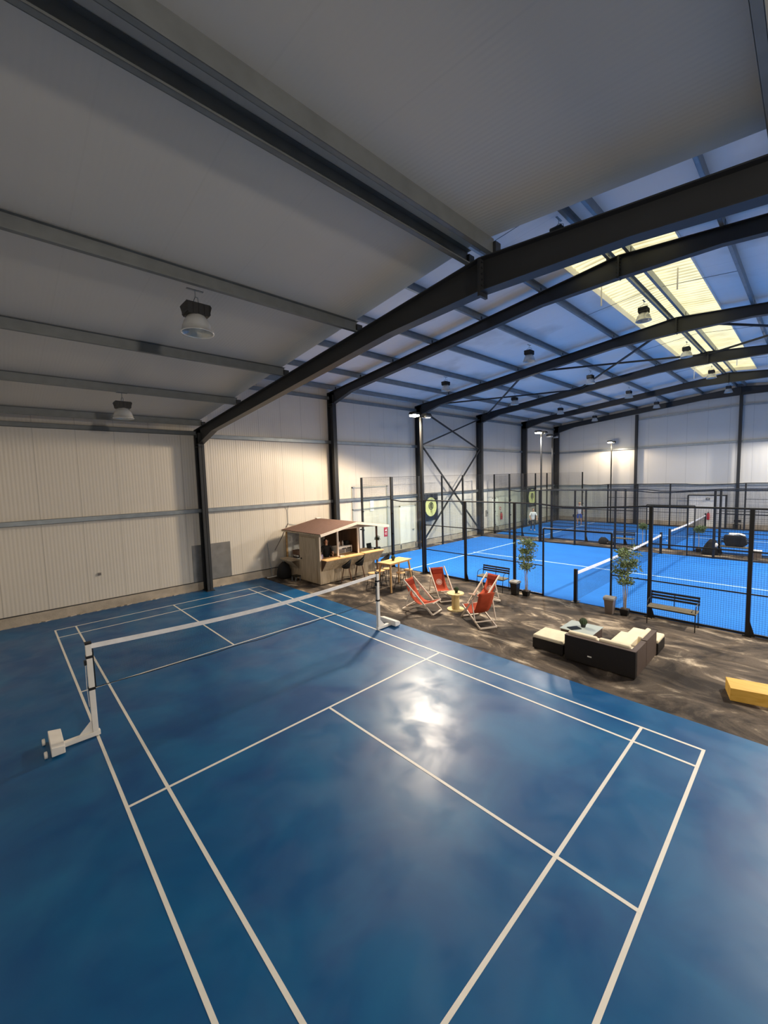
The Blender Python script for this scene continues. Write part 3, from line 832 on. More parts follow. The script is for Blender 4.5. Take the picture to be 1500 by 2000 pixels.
# ------------------------------------------------------------------ rattan lounge
def block(m, x0, x1, y0, y1, z0, z1): m.box(x0, x1, y0, y1, z0, z1)
t = thing('rattan_sofa', (7.62, -12.12, 0), 'long dark rattan sofa seen from behind, cream cushions, its back to the camera', 'sofa')
m = MB(); m.box(.02, .72, .02, 1.3, .03, .27); m.build('base', M['rattan'], t)
m = MB(); m.box(0, .11, 0, 1.32, .03, .54); m.build('backrest', M['rattan'], t)
m = MB(); m.box(-.003, .115, -.003, 1.323, .54, .55); m.build('back_cap', M['rattanlit'], t)
m = MB(); m.box(.11, .72, 0, .1, .03, .54); m.build('armrest', M['rattanlit'], t)
for y0, y1 in ((.11,.7),(.72,1.31)): 
    MB().box(.2, .74, y0, y1, .27, .37).build('seat_cushion', M['cushion'], t, bevel=.03)
    MB().bar((.17, y0+.01, .47), (.17, y1-.01, .47), .1, .26, up=(-.15,0,1)).build('back_cushion', M['cushion'], t, bevel=.03)
MB().box(-.006, 0, .78, .86, .2, .225).build('label_tag', M['white'], t)
m = MB()
for x, y in ((.05,.05),(.67,.05),(.05,1.27),(.67,1.27)): m.box(x-.02, x+.02, y-.02, y+.02, 0, .03)
m.build('feet', M['legmetal'], t)
t = thing('rattan_armchair', (8.36, -12.12, 0), 'dark rattan corner seat at the right end of the long sofa, cream cushion', 'armchair')
m = MB(); m.box(.0, .74, .1, .66, .03, .27); m.build('base', M['rattan'], t)
MB().box(0, .74, 0, .1, .03, .54).build('backrest', M['rattanlit'], t)
MB().box(0, .745, -.003, .105, .54, .55).build('back_cap', M['rattanlit'], t)
MB().box(.01, .73, .12, .68, .27, .38).build('seat_cushion', M['cushion'], t, bevel=.03)
MB().bar((.05,.15,.46), (.72,.15,.46), .09, .24, up=(0,-.15,1)).build('back_cushion', M['cushion'], t, bevel=.03)
m = MB()
for x, y in ((.05,.05),(.69,.05),(.05,.61),(.69,.61)): m.box(x-.02, x+.02, y-.02, y+.02, 0, .03)
m.build('feet', M['legmetal'], t)
def ottoman(x, y, sx, sy, label):
    t = thing('rattan_ottoman', (x, y, 0), label, 'ottoman', 0, 'rattan ottomans')
    MB().box(0, sx, 0, sy, .03, .25).build('base', M['rattan'], t)
    MB().box(.0, sx, .0, sy, .25, .33).build('seat_cushion', M['cushion'], t, bevel=.03)
    m = MB()
    for a in (.04, sx-.04):
        for b in (.04, sy-.04): m.box(a-.02, a+.02, b-.02, b+.02, 0, .03)
    m.build('feet', M['legmetal'], t)
ottoman(7.72, -10.72, .62, .68, 'dark rattan ottoman with cream cushion left of the long sofa')
ottoman(9.12, -12.15, .54, .62, 'dark rattan ottoman with cream cushion at the right end of the corner seat')
t = thing('coffee_table', (8.44, -11.06, 0), 'low dark rattan coffee table with pale glass top among the lounge seats', 'table')
MB().box(.02, .68, .02, .7, .03, .33).build('base', M['rattanlit'], t)
MB().box(0, .7, 0, .72, .335, .35).build('glass_top', M['tabletop'], t, bevel=.004)
m = MB()
for a in (.05, .65):
    for b in (.05, .67): m.box(a-.02, a+.02, b-.02, b+.02, 0, .335)
m.build('legs', M['legmetal'], t)
cactus((8.84, -10.72, .35), 'round cactus in a black pot on the glass coffee table', .085)
o = MB().box(-.13, .13, -.09, .09, 0, .012).build('magazine', M['screen'], None, (8.62, -10.6, .35)); o.rotation_euler = (0,0,-.6)
tag(o, 'dark magazine lying flat on the glass coffee table', 'magazine')

# ------------------------------------------------------------------ benches
def bench(loc, rz, label, group=None):
    t = thing('park_bench', loc, label, 'bench', rz, 'park benches by the padel courts')
    L = .5
    for s in (-1, 1):
        m = MB(); x = s*L
        m.tube([(x,.23,0),(x,.22,.3),(x,.2,.42),(x,-.17,.42),(x,-.2,.0)], .011, 8); m.build('leg_frame', M['legmetal'], t)
        m = MB(); m.tube([(x,-.17,.42),(x,-.22,.78)], .011, 8)
        m.build('back_upright', M['legmetal'], t)
        m = MB(); m.tube([(x,-.2,.62),(x,-.05,.64),(x,.13,.62),(x,.18,.55),(x,.19,.43)], .01, 8); m.build('armrest', M['legmetal'], t)
    MB().tube([(0,-.17,.42),(0,-.22,.78)], .01, 8).build('back_upright', M['legmetal'], t)
    for k in range(4):
        y = -.12+k*.1; MB().box(-L-.02, L+.02, y-.042, y+.042, .432, .452).build('seat_slat', M['seatslat'], t, bevel=.004)
    for k in range(3):
        z = .60+k*.075; y = -.195-k*.01; MB().box(-L-.02, L+.02, y-.01, y+.01, z-.028, z+.028).build('back_slat', M['benchwood'], t, bevel=.004)
    MB().box(-L, L, .185, .2, .405, .43).build('front_rail', M['legmetal'], t)
    return t
bn = bench((11.36, -6.78, 0), PI/2, 'dark slatted bench with arms behind the deck chairs, against the mesh fence')
dup(bn, (11.36, -11.95, 0), PI/2, 'dark slatted bench with arms near the lounge, in front of the mesh fence')
b3 = dup(bn, (22.9, -7.45, 0), PI/2, 'dark bench standing in the aisle between the two padel courts, left of the nets')
b4 = dup(bn, (22.95, -11.97, 0), PI/2, 'dark bench in the aisle between the padel courts loaded with bags')

# ------------------------------------------------------------------ bins
def bin_(loc, label, body, lid):
    t = thing('waste_bin', loc, label, 'bin', 0, 'bins by the mesh fence')
    m = MB(); m.add([(-.1,-.09,0),(.1,-.09,0),(.1,.09,0),(-.1,.09,0),(-.13,-.12,.4),(.13,-.12,.4),(.13,.12,.4),(-.13,.12,.4)],
        [(0,3,2,1),(4,5,6,7),(0,1,5,4),(1,2,6,5),(2,3,7,6),(3,0,4,7)]); m.box(-.14,.14,-.13,.13,.38,.4)
    m.build('body', body, t, bevel=.008)
    m = MB(); m.prism([(-.15,.4),(.15,.4),(.14,.45),(.08,.48),(-.08,.48),(-.14,.45)], 1, -.14, .14); m.build('lid', lid, t, bevel=.008)
    MB().box(-.06,.06,-.09,-.085,.43,.47).build('handle', M['black'], t)
    return t
bin_((11.27, -7.66, 0), 'black plastic bin with grey lid beside the bench behind the deck chairs', M['black'], M['binlid'])
bin_((11.34, -10.5, 0), 'brown grey plastic bin beside the leafy potted tree near the lounge', M['binbody'], M['binlid'])

# ------------------------------------------------------------------ trees
def leaves(m, centers, n, L, up=.3):
    for i in range(n):
        c, r = random.choice(centers)
        d = Vector((random.gauss(0,1), random.gauss(0,1), random.gauss(0,.8)))
        d.normalize(); p = Vector(c)+d*r*random.random()**.5
        q = Vector((d.x+random.gauss(0,.4), d.y+random.gauss(0,.4), d.z*.5+random.gauss(up,.4))).normalized()
        s = q.cross(Vector((random.gauss(0,1), random.gauss(0,1), random.gauss(0,1)))).normalized()
        l = L*random.uniform(.6, 1.2); w = l*.17
        m.add([p, p+q*l*.5+s*w, p+q*l, p+q*l*.5-s*w], [(0,1,2,3)])
def tree(loc, label, H, kind, mat, group=None):
    t = thing('potted_tree', loc, label, 'plant', 0, 'potted trees by the padel courts')
    m = MB(); m.add([(-.08,-.08,0),(.08,-.08,0),(.08,.08,0),(-.08,.08,0),(-.11,-.11,.18),(.11,-.11,.18),(.11,.11,.18),(-.11,.11,.18)],
        [(0,3,2,1),(4,5,6,7),(0,1,5,4),(1,2,6,5),(2,3,7,6),(3,0,4,7)]); m.build('pot', M['black'], t, bevel=.01)
    MB().box(-.095,.095,-.095,.095,.165,.183).build('soil', M['soil'], t)
    m = MB(); cs = []
    if kind == 'round':
        m.tube([(0,0,.16),(.01,0,H*.5),(0,.01,H*.72)], .014, 6); m.build('stem', M['stem'], t)
        cs = [((random.gauss(0,.07), random.gauss(0,.07), H*.84+random.gauss(0,.05)), .13) for _ in range(12)]
        m = MB(); leaves(m, cs, 900, .09)
    else:
        for k in range(4):
            a = k*1.7; pts = []
            for j in range(7):
                f = j/6; pts.append((.03*math.cos(a)+f*f*.1*math.cos(a+f)+random.gauss(0,.008), .03*math.sin(a)+f*f*.1*math.sin(a+f)+random.gauss(0,.008), .16+f*(H*.9-.16)))
            m.tube(pts, [.012-.008*j/6 for j in range(7)], 5)
            for j in range(3, 7):
                for q in range(3 if j < 5 else 4):
                    b = random.uniform(0, 2*PI); l = (.13+.12*random.random())*((.62+.26*(j-3)) if kind == 'fan' else .95)
                    p = Vector(pts[j]); e = p+Vector((math.cos(b)*l, math.sin(b)*l, l*random.uniform(.1,.9)))
                    m.tube([p, (p+e)/2+Vector((0,0,.02)), e], .003, 4, False)
                    for f in (.5, .8, 1): cs.append((tuple(p.lerp(e, f)), .07))
        m.build('stem', M['stem'], t)
        m = MB(); leaves(m, cs, 1500, .1, .1)
    m.build('foliage', mat, t)
    return t
tree((11.38, -7.99, 0), 'slim potted tree beside the black bin, in front of the padel fence', 1.85, 'col', M['leaf'])
tree((11.42, -10.85, 0), 'slim potted tree with fanned leaves beside the brown grey bin', 1.8, 'fan', M['leaf'])
tree((23.15, -8.3, 0), 'small round-headed potted tree left of the far net, between the padel courts', 1.3, 'round', M['leaf'])
tree((23.2, -10.62, 0), 'small round-headed potted tree right of the far net, between the padel courts', 1.3, 'round', M['leaf'])

# ------------------------------------------------------------------ bags etc between the courts
def blob(name, pts, mat, parent=None, loc=None, sub=2):
    """soft lumpy shape grown from a ring profile: list of (z, rx, ry, cx, cy)"""
    m = MB(); n = 14; vs = []
    for z, rx, ry, cx, cy in pts:
        for k in range(n):
            a = 2*PI*k/n; j = 1+random.uniform(-.05, .05)
            vs.append((cx+rx*j*math.copysign(abs(math.cos(a))**.8, math.cos(a)), cy+ry*j*math.copysign(abs(math.sin(a))**.8, math.sin(a)), z))
    q = len(pts)
    fs = [(i*n+k, i*n+(k+1) % n, (i+1)*n+(k+1) % n, (i+1)*n+k) for i in range(q-1) for k in range(n)]+[tuple(range(n))[::-1], tuple((q-1)*n+k for k in range(n))]
    m.add(vs, fs); return m.build(name, mat, parent, loc, smooth=True)
t = thing('sports_bag', (22.85, -11.1, 0), 'tall black sports bag standing on the dark aisle between the padel courts', 'bag')
blob('body', [(0,.2,.28,0,0),(.05,.24,.32,0,0),(.3,.2,.27,.02,0),(.55,.15,.2,.0,-.05),(.72,.07,.1,0,-.08)], M['bag'], t)
MB().tube([(0,-.2,.35),(-.05,-.35,.55),(0,-.15,.7)], .018, 6).build('strap', M['black'], t)
blob('towel', [(.4,.04,.05,-.17,-.22),(.5,.05,.07,-.17,-.24),(.58,.02,.03,-.17,-.24)], M['towel'], t)
t = thing('racket_bag', (22.95, -12.0, .452), 'big charcoal racket bag on the loaded bench, white towel on top', 'bag')
m = MB(); m.prism([(-.38,.12),(-.2,0),(.35,0),(.45,.25),(.42,.5),(-.3,.5)], 0, -.14, .14)
m.build('body', M['bag'], t, bevel=.03)
MB().tube([(0,-.3,.45),(-.17,-.1,.56),(0,.2,.5)], .015, 6).build('strap', M['black'], t)
blob('towel', [(.49,.1,.3,0,-.02),(.54,.11,.28,0,0),(.6,.08,.2,0,.05)], M['towel'], t)
t = thing('carton', (23.1, -12.7, 0), 'small brownish box standing right of the loaded bench', 'box')
MB().box(-.12,.12,-.14,.14,0,.3).build('body', M['binbody'], t, bevel=.01)
MB().box(-.13,.13,-.15,.15,.3,.34).build('lid', M['towel'], t, bevel=.01)
t = thing('round_racket_bag', (23.1, -6.5, 0), 'black round bag lying in the aisle, left of the bench between courts', 'bag')
blob('body', [(0,.12,.26,0,0),(.1,.15,.3,0,.02),(.26,.12,.24,0,.05),(.38,.05,.12,0,.06)], M['bag'], t)
blob('pouch', [(0,.1,.16,-.05,-.32),(.1,.12,.18,-.05,-.34),(.22,.06,.1,-.05,-.32)], M['bag'], t)
MB().lathe([(.0,.0),(.03,.005),(.03,.01),(0,.012)], n=12).build('badge', M['print'], t, (-.16,-.2,.1))
for p, lab in (((25.8, -8.8, .05), 'pale ball on the far blue court left of the net'), ((23.1, -10.9, .04), 'pale ball on the dark aisle by the tall black bag')):
    t = thing('tennis_ball', p, lab, 'ball', 0, 'balls by the padel courts')
    MB().lathe([(.001,-.035),(.025,-.025),(.035,0),(.025,.025),(.001,.035)], n=14).build('felt', M['tape'], t, smooth=True)

# ------------------------------------------------------------------ yellow wooden box
t = thing('wooden_box', (7.95, -13.46, 0), 'long yellow wooden box on the dark floor at the right edge of the picture', 'box')
m = MB(); A = Vector((0,0,0)); dv = Vector((.26,-.966,0)); wv = Vector((.966,.26,0))*.45
p = [A, A+dv*1.4, A+dv*1.4+wv, A+wv]
m.add([*p, *[q+Vector((0,0,.22)) for q in p]], [(0,3,2,1),(4,5,6,7),(0,1,5,4),(1,2,6,5),(2,3,7,6),(3,0,4,7)])
m.build('body', M['yellowwood'], t, bevel=.004)

# ------------------------------------------------------------------ high table and stools
t = thing('high_table', (9.3, -4.05, 0), 'tall honey coloured wooden bar table surrounded by stools', 'table')
c = [(-.58,-.36,.0),(.58,-.36,0),(.58,.36,0),(-.58,.36,0)]
MB().box(-.6,.6,-.3,.3,.97,1.0).build('tabletop', M['woodx'], t, bevel=.004)
m = MB(); m.box(-.52,.52,-.24,.24,.92,.97); m.build('apron', M['woodx'], t)
for sx in (-1, 1):
    for sy in (-1, 1): MB().bar((sx*.6, sy*.33, 0), (sx*.5, sy*.23, .95), .05).build('leg', M['woody'], t)
t.rotation_euler = (0,0,.08)
cactus((9.25, -4.03, 1.0), 'small dark round plant in a pot on the high bar table', .075)
def woodstool():
    t = thing('wood_top_stool', (0,0,0), 'x', 'stool', 0, 'stools around the bar table')
    m = MB(); m.lathe([(.15,.58),(.16,.585),(.16,.605),(.15,.61),(0,.612)], n=20); m.build('seat', M['woodx'], t)
    for sx in (-1, 1):
        for sy in (-1, 1): MB().tube([(sx*.17, sy*.17, 0), (sx*.09, sy*.09, .58)], .011, 6).build('leg', M['legmetal'], t)
    m = MB(); q = [(-.145,-.145,.2),(.145,-.145,.2),(.145,.145,.2),(-.145,.145,.2),(-.145,-.145,.2)]
    for a, b in zip(q, q[1:]): m.wire(a, b, .016)
    q = [(-.12,-.12,.4),(.12,-.12,.4),(.12,.12,.4),(-.12,.12,.4),(-.12,-.12,.4)]
    for a, b in zip(q, q[1:]): m.wire(a, b, .012)
    m.build('foot_ring', M['legmetal'], t)
    return t
ws = woodstool()
ws.location = (9.32, -4.32, 0); ws['label'] = 'wood-topped stool at the camera side of the bar table, front one of the right pair'
dup(ws, (9.82, -4.22, 0), .1, 'wood-topped stool at the right end of the bar table, beside the front pair')
dup(ws, (9.45, -3.5, 0), .3, 'wood-topped stool behind the bar table, half hidden by its top')
dup(ws, (9.05, -3.55, 0), .1, 'wood-topped stool between bar table and kiosk, pale seat')
dup(ws, (8.62, -3.6, 0), .2, 'wood-topped stool left of the bar table, nearest the net post')

def barstool():
    t = thing('bar_stool', (0,0,0), 'x', 'stool', 0, 'black bar stools at the kiosk')
    m = MB()   # bucket shell opening toward +y
    n = 12; vs = []; rows = [(.0,.555,0),(.14,.56,0),(.19,.6,0),(.2,.64,1)]
    ring = []
    for r, z, _ in rows:
        for k in range(n):
            a = 2*PI*k/n; b = .5-.5*math.sin(a)
            zz = z+(b**1.5)*.25*(1 if r > .18 else (.3 if r > .15 else 0)); vs.append((max(r,.001)*math.cos(a), max(r,.001)*.95*math.sin(a)-.02*(b if r > .15 else 0), zz))
    fs = [(i*n+k, i*n+(k+1) % n, (i+1)*n+(k+1) % n, (i+1)*n+k) for i in range(3) for k in range(n)]
    m.add(vs, fs); o = m.build('seat', M['bag'], t, smooth=True); s = o.modifiers.new('Solid', 'SOLIDIFY'); s.thickness = .02
    for sx in (-1, 1):
        for sy in (-1, 1): MB().tube([(sx*.2, sy*.2, 0), (sx*.1, sy*.1, .555)], [.012,.016], 6).build('leg', M['brownint'], t)
    m = MB(); m.tube([(.168*math.cos(2*PI*k/16), .168*math.sin(2*PI*k/16), .2) for k in range(17)], .007, 6, False); m.build('foot_ring', M['legmetal'], t)
    return t
bs = barstool()
bs.location = (8.62, -2.1, 0); bs.rotation_euler = (0,0,.85); bs['label'] = 'black bucket bar stool at the kiosk counter, left one of the two'
dup(bs, (9.3, -2.08, 0), .95, 'black bucket bar stool at the kiosk counter, right one of the two')
dup(bs, (10.35, -2.45, 0), 1.1, 'black bucket bar stool at the right end of the kiosk, behind the high table')

# ------------------------------------------------------------------ kiosk
K = thing('wooden_kiosk', (7.7, -1.7, 0), 'pale wooden bar kiosk with brown gabled roof against the left wall', 'kiosk')
D = 2.45   # depth
# floor-level walls
def boards_x(m, x0, x1, y, z0, z1, t=.03, bw=.11):
    n = max(1, int(round((x1-x0)/bw))); w = (x1-x0)/n
    for i in range(n): m.box(x0+i*w+.002, x0+(i+1)*w-.002, y, y+t, z0, z1)
def boards_y(m, y0, y1, x, z0, z1, t=.03, bw=.11):
    n = max(1, int(round((y1-y0)/bw))); w = (y1-y0)/n
    for i in range(n): m.box(x, x+t, y0+i*w+.002, y0+(i+1)*w-.002, z0, z1)
m = MB(); boards_x(m, 0, 2.72, 0, .02, .92); m.build('front_wall', M['wood'], K)
m = MB(); boards_y(m, .03, 1.38, 0, .02, 1.93); m.box(-.01,.0,.0,.06,.02,1.93); m.build('side_wall', M['wood'], K)
m = MB(); m.box(-.03, -.004, .2, 1.36, .06, 1.76)
dr = m.build('side_door', M['wood'], K); MB().box(-.05,-.03,1.2,1.26,.86,.92).build('door_latch', M['black'], dr)
m = MB(); boards_y(m, 1.4, D, 0, .02, .78); m.build('low_side_wall', M['wood'], K)
m = MB(); m.box(0, 1.98, D-.03, D, .02, 2.0); m.build('back_wall', M['brick'], K)
m = MB(); m.box(1.94, 1.98, .02, D, .02, 2.02); m.build('partition', M['brownint'], K)
m = MB(); m.box(2.7, 2.74, 0, 1.0, .02, .9); m.build('end_wall', M['wood'], K)
for x, y, z in ((.0,0,1.95), (.84,.0,2.0), (1.86,.0,2.08)): MB().box(x, x+.06, y, y+.06, .92, z).build('post', M['frame'], K)
MB().box(2.98, 3.04, .1, .16, 0, 1.98).build('post', M['brownint'], K)
MB().box(.0, .06, D-.06, D, .78, 1.95).build('post', M['woody'], K)
MB().prism([(.04,.03),(1.94,.03),(1.94,.85),(1.12,.85),(1.12,.3),(.04,.3)], 2, .92, .95).build('counter', M['woodx'], K)
MB().box(1.9, 2.95, .1, .8, .92, .95).build('porch_counter', M['woodx'], K)
for x0, x1, z in ((.06, 1.9, .93), (1.93, 2.98, .95)):
    f = MB().box(x0, x1, -.34, .0, z, z+.03).build('counter_shelf', M['woodx'], K)
    m = MB(); y0, z0, y1, z1 = -.33, z-.01, -.015, z-.42
    m.add([(x0+.02,y0,z0),(x1-.02,y0,z0),(x1-.02,y1,z1),(x0+.02,y1,z1),(x0+.02,y0+.03,z0),(x1-.02,y0+.03,z0),(x1-.02,y1+.03,z1+.03),(x0+.02,y1+.03,z1+.03)],
        [(0,1,2,3),(7,6,5,4),(0,4,5,1),(3,2,6,7),(0,3,7,4),(1,5,6,2)])
    m.build('folding_panel', M['wood'], K)
    for x in (x0, x1-.02):
        MB().prism([(-.33,z),(0,z),(0,z-.42)], 0, x, x+.018).build('bracket', M['brownint'], K)
# left flap
MB().box(-.36, .02, 1.45, D-.1, .78, .81).build('counter_shelf', M['wood'], K)
m = MB(); m.add([(-.35,1.46,.775),(-.02,1.46,.45),(-.02,D-.12,.45),(-.35,D-.12,.775),(-.35,1.46,.76),(0,1.46,.42),(0,D-.12,.42),(-.35,D-.12,.76)],
    [(0,1,2,3),(7,6,5,4),(0,4,5,1),(3,2,6,7),(0,3,7,4),(1,5,6,2)]); m.build('folding_panel', M['wood'], K)
# roof (ridge along y)
xr, zr0, zr1 = 1.6, 1.96, 2.27; xa, xb = -.16, 3.3; ya, yb = -.32, D+.0
zR = zr0+.03
m = MB(); n = 34
for (x0, z0, x1, z1) in ((xa, zr0, xr, zr1), (xr, zr1, xb, zR)):
    vs = []; fs = []
    for i in range(n+1):
        y = ya+(yb-ya)*i/n; dz = .012*(i % 2)
        vs += [(x0, y, z0+dz), (x1, y, z1+dz), (x0, y, z0+dz-.02), (x1, y, z1+dz-.02)]
    for i in range(n):
        a = 4*i; fs += [(a, a+4, a+5, a+1), (a+2, a+3, a+7, a+6), (a, a+2, a+6, a+4), (a+1, a+5, a+7, a+3)]
    fs += [(0,1,3,2), (4*n, 4*n+2, 4*n+3, 4*n+1)]
    m.add(vs, fs)
m.build('roof_sheets', M['roofbrown'], K)
for (x0, z0, x1, z1) in ((xa, zr0, xr, zr1), (xb, zR, xr, zr1)):
    MB().bar((x0, ya-.015, z0-.045), (x1, ya-.015, z1-.045), .025, .1).build('fascia_board', M['frame'], K)
    MB().bar((x0, yb+.015, z0-.045), (x1, yb+.015, z1-.045), .025, .1).build('fascia_board', M['frame'], K)
m = MB(); m.prism([(xa+.15, zr0-.05), (xr, zr1-.07), (xb-.15, zR-.05), (2.2, 1.99), (.9, 1.99)], 1, -.02, .0); m.build('gable_panel', M['wood'], K)
MB().box(xa, xa+.04, ya, yb, zr0-.07, zr0-.02).build('eave_batten', M['wood'], K)
MB().box(xr-.1, xr+.1, yb-.15, yb+.02, zr1+.0, zr1+.03).build('ridge_cap', M['white'], K)
MB().box(2.0, 2.05, -.06, 0, 1.88, 1.93).build('camera', M['black'], K)

# items of the kiosk
t = thing('glass_washer', (8.87, -1.28, .95), 'white and steel counter machine with dark slots inside the kiosk', 'appliance')
MB().box(0, .72, 0, .42, .02, .3).build('body', M['white'], t, bevel=.01)
for x in (.04, .38): MB().box(x, x+.3, -.012, 0, .04, .2).build('front_panel', M['sheetsteel'], t)
for x in (.2, .46): MB().box(x, x+.2, -.02, 0, .19, .225).build('slot', M['black'], t)
for x in (.04, .68):
    for y in (.05, .37): MB().box(x-.02, x+.02, y-.02, y+.02, 0, .02).build('foot', M['black'], t)
def bottle(loc, label, mat, r=.03, h=.22):
    t = thing('bottle', loc, label, 'bottle', 0, 'bottles on the machine in the kiosk')
    MB().lathe([(r,0),(r,h*.6),(r*.4,h*.8),(r*.35,h*.95)], n=12).build('body', mat, t, smooth=True)
    MB().lathe([(r*.42,h*.93),(r*.42,h),(0,h)], n=10).build('cap', M['black'], t)
for i, (x, mt) in enumerate(((9.08,'bottle'),(9.17,'brownint'),(9.25,'bottle'))): bottle((x, -1.1, 1.25), 'bottle standing on top of the white machine inside the kiosk', M[mt])
t = thing('coffee_grinder', (9.34, -1.2, 1.25), 'dark appliance beside the bottles inside the kiosk', 'appliance')
MB().box(0,.2,0,.25,0,.17).build('body', M['bag'], t, bevel=.02); MB().box(.03,.17,-.02,0,.03,.1).build('tray', M['legmetal'], t)
t = thing('espresso_machine', (7.78, .0, .81), 'dark machine with small white cups in the side window of the kiosk', 'appliance')
MB().box(0,.3,0,.4,.12,.3).build('body', M['brownint'], t, bevel=.02); MB().box(.02,.3,.02,.38,0,.04).build('tray', M['black'], t); MB().box(.16,.3,0,.4,.03,.13).build('back', M['black'], t)
for k in range(3):
    t = thing('cup', (7.83, .06+k*.12, .85), 'small white cup under the dark machine in the side window', 'cup', 0, 'cups in the kiosk side window')
    MB().lathe([(.02,0),(.035,.06),(.03,.06),(.018,.01),(0,.008)], n=12).build('bowl', M['white'], t, smooth=True)
t = thing('carton', (7.82, -1.5, .95), 'lilac box with white packs behind the counter near the kiosk corner', 'box')
MB().box(0,.16,0,.2,0,.16).build('body', M['purple'], t); MB().box(-.02,.05,-.08,-.01,0,.13).build('white_pack', M['towel'], t)
t = thing('laptop', (10.72, -1.15, .95), 'black screen standing on the open right counter of the kiosk', 'screen')
MB().box(-.14,.14,-.1,.1,0,.015).build('base', M['black'], t); MB().bar((0,.09,.015),(0,.12,.2), .27, .012, up=(0,1,0)).build('display', M['screen'], t)
def topiary(loc):
    t = thing('topiary_plant', loc, 'small dark standard tree in a black planter on the kiosk counter', 'plant')
    MB().box(-.16,.12,-.06,.06,0,.09).build('planter', M['black'], t)
    MB().tube([(0,0,.08),(.005,0,.3),(0,0,.46)], .009, 6).build('stem', M['brownint'], t)
    m = MB(); cs = [((random.gauss(0,.04), random.gauss(0,.04), .46+random.gauss(0,.03)), .07) for _ in range(8)]; leaves(m, cs, 500, .05); m.build('foliage', M['leafd'], t)
topiary((10.7, -1.62, .95))
t = thing('wooden_tray', (8.62, -1.82, .96), 'small wooden tray on the kiosk counter at the middle post', 'tray')
MB().box(-.1,.1,-.06,.06,0,.015).build('bottom', M['woody'], t)
m = MB(); m.box(-.1,.1,-.06,-.05,.015,.05); m.box(-.1,.1,.05,.06,.015,.05); m.box(-.1,-.09,-.05,.05,.015,.05); m.box(.09,.1,-.05,.05,.015,.05); m.build('rim', M['frame'], t)
# bag, low stool, mop
t = thing('rubbish_bag', (7.42, .5, 0), 'big black bag standing left of the kiosk under its side flap', 'bag')
blob('body', [(0,.22,.26,0,0),(.08,.27,.32,0,0),(.3,.25,.3,0,0),(.52,.18,.22,0,0),(.64,.08,.1,0,0),(.68,.04,.05,0,0)], M['bag'], t)
blob('knot', [(.66,.03,.04,0,0),(.7,.05,.06,0,.0),(.73,.02,.03,0,0)], M['binlid'], t)
t = thing('step_stool', (7.5, -.28, 0), 'low black step stool beside the kiosk door', 'stool')
MB().box(-.12,.12,-.16,.16,.17,.2).build('seat', M['black'], t)
for x in (-.1,.1):
    for y in (-.13,.13): MB().box(x-.015,x+.015,y-.015,y+.015,0,.17).build('leg', M['galv'], t)
t = thing('floor_squeegee', (7.12, .95, 0), 'long-handled floor squeegee leaning on the left wall beside the kiosk', 'squeegee')
MB().tube([(.02,.03,.04),(-.03,.23,1.4)], .012, 6).build('handle', M['galv'], t)
MB().box(-.22,.22,0,.03,.0,.04).build('blade', M['white'], t)
t = thing('power_cable', (8.12, YW-.01, 0), 'cable running down the left wall to the kiosk roof', 'cable')
MB().tube([(0,-.12,2.9),(.0,-.02,2.7),(0,-.02,2.12),(.25,-.03,2.04),(.65,-.05,2.02)], .012, 6).build('upper_run', M['galv'], t)
MB().tube([(0,-.02,2.12),(-.3,-.02,1.6),(-.68,-.02,1.05)], .014, 6).build('lower_run', M['binbody'], t)

# ------------------------------------------------------------------ wall items
def banner(x0, x1, z0, z1, label, big):
    t = thing('round_logo_banner', (x0, .93, z0), label, 'banner')
    w, h = x1-x0, z1-z0
    MB().box(0, w, 0, .02, 0, h).build('panel', M['banner'], t)
    m = MB(); r = min(w, h)*.43; cx, cz = w*.46, h*.52
    n = 40; m.add([(cx+r*math.cos(2*PI*k/n), -.004, cz+r*1.08*math.sin(2*PI*k/n)) for k in range(n)]+[(cx+r*math.cos(2*PI*k/n), .0, cz+r*1.08*math.sin(2*PI*k/n)) for k in range(n)],
        [tuple(range(n)), tuple(range(n, 2*n))]+[(k, (k+1) % n, n+(k+1) % n, n+k) for k in range(n)])
    m.build('disc', M['bannery'], t)
    m = MB(); R = r*.4; cz2 = cz+r*.1    # racket-like emblem: round head with cell lines over a short handle
    for i in range(20):
        a, b = 2*PI*i/20, 2*PI*(i+1)/20; m.bar((cx+R*math.cos(a), -.008, cz2+R*math.sin(a)), (cx+R*math.cos(b), -.008, cz2+R*math.sin(b)), .006, R*.16, up=(math.cos(a),0,math.sin(a)))
    for f in (-.55, -.18, .18, .55):
        l = R*math.sqrt(1-f*f); m.bar((cx+R*f, -.008, cz2-l), (cx+R*f*.6, -.008, cz2+l), R*.13, .006, up=(0,1,0))
        m.bar((cx-l, -.008, cz2+R*f*.6), (cx+l, -.008, cz2+R*f), R*.13, .006, up=(0,1,0))
    m.bar((cx, -.008, cz2-R), (cx, -.008, cz-r*.68), R*.22, .006, up=(0,1,0))
    m.build('emblem', M['banner'], t)
banner(16.75, 17.93, 1.43, 2.95, 'navy banner with pale yellow disc and dark emblem beside the braced column', 1)
banner(29.0, 30.3, 1.4, 2.87, 'farther dark banner with pale yellow disc behind the second padel court', 0)
def extinguisher(loc, label, rz=0):
    t = thing('fire_extinguisher', loc, label, 'fire extinguisher', rz)
    MB().lathe([(.07,0),(.08,.03),(.08,.38),(.05,.46),(.02,.48)], n=16).build('cylinder', M['red'], t, smooth=True)
    m = MB(); m.box(-.06,.03,-.015,.015,.48,.55); m.build('valve', M['black'], t)
    MB().tube([(.03,0,.5),(.11,0,.4),(.1,0,.15)], .01, 6).build('hose', M['black'], t)
extinguisher((25.42, YW-.085, .75), 'red fire extinguisher on the left wall behind the aisle between courts')
extinguisher((XF-.15, -9.4, .5), 'red fire extinguisher at the far end wall above the far net post')
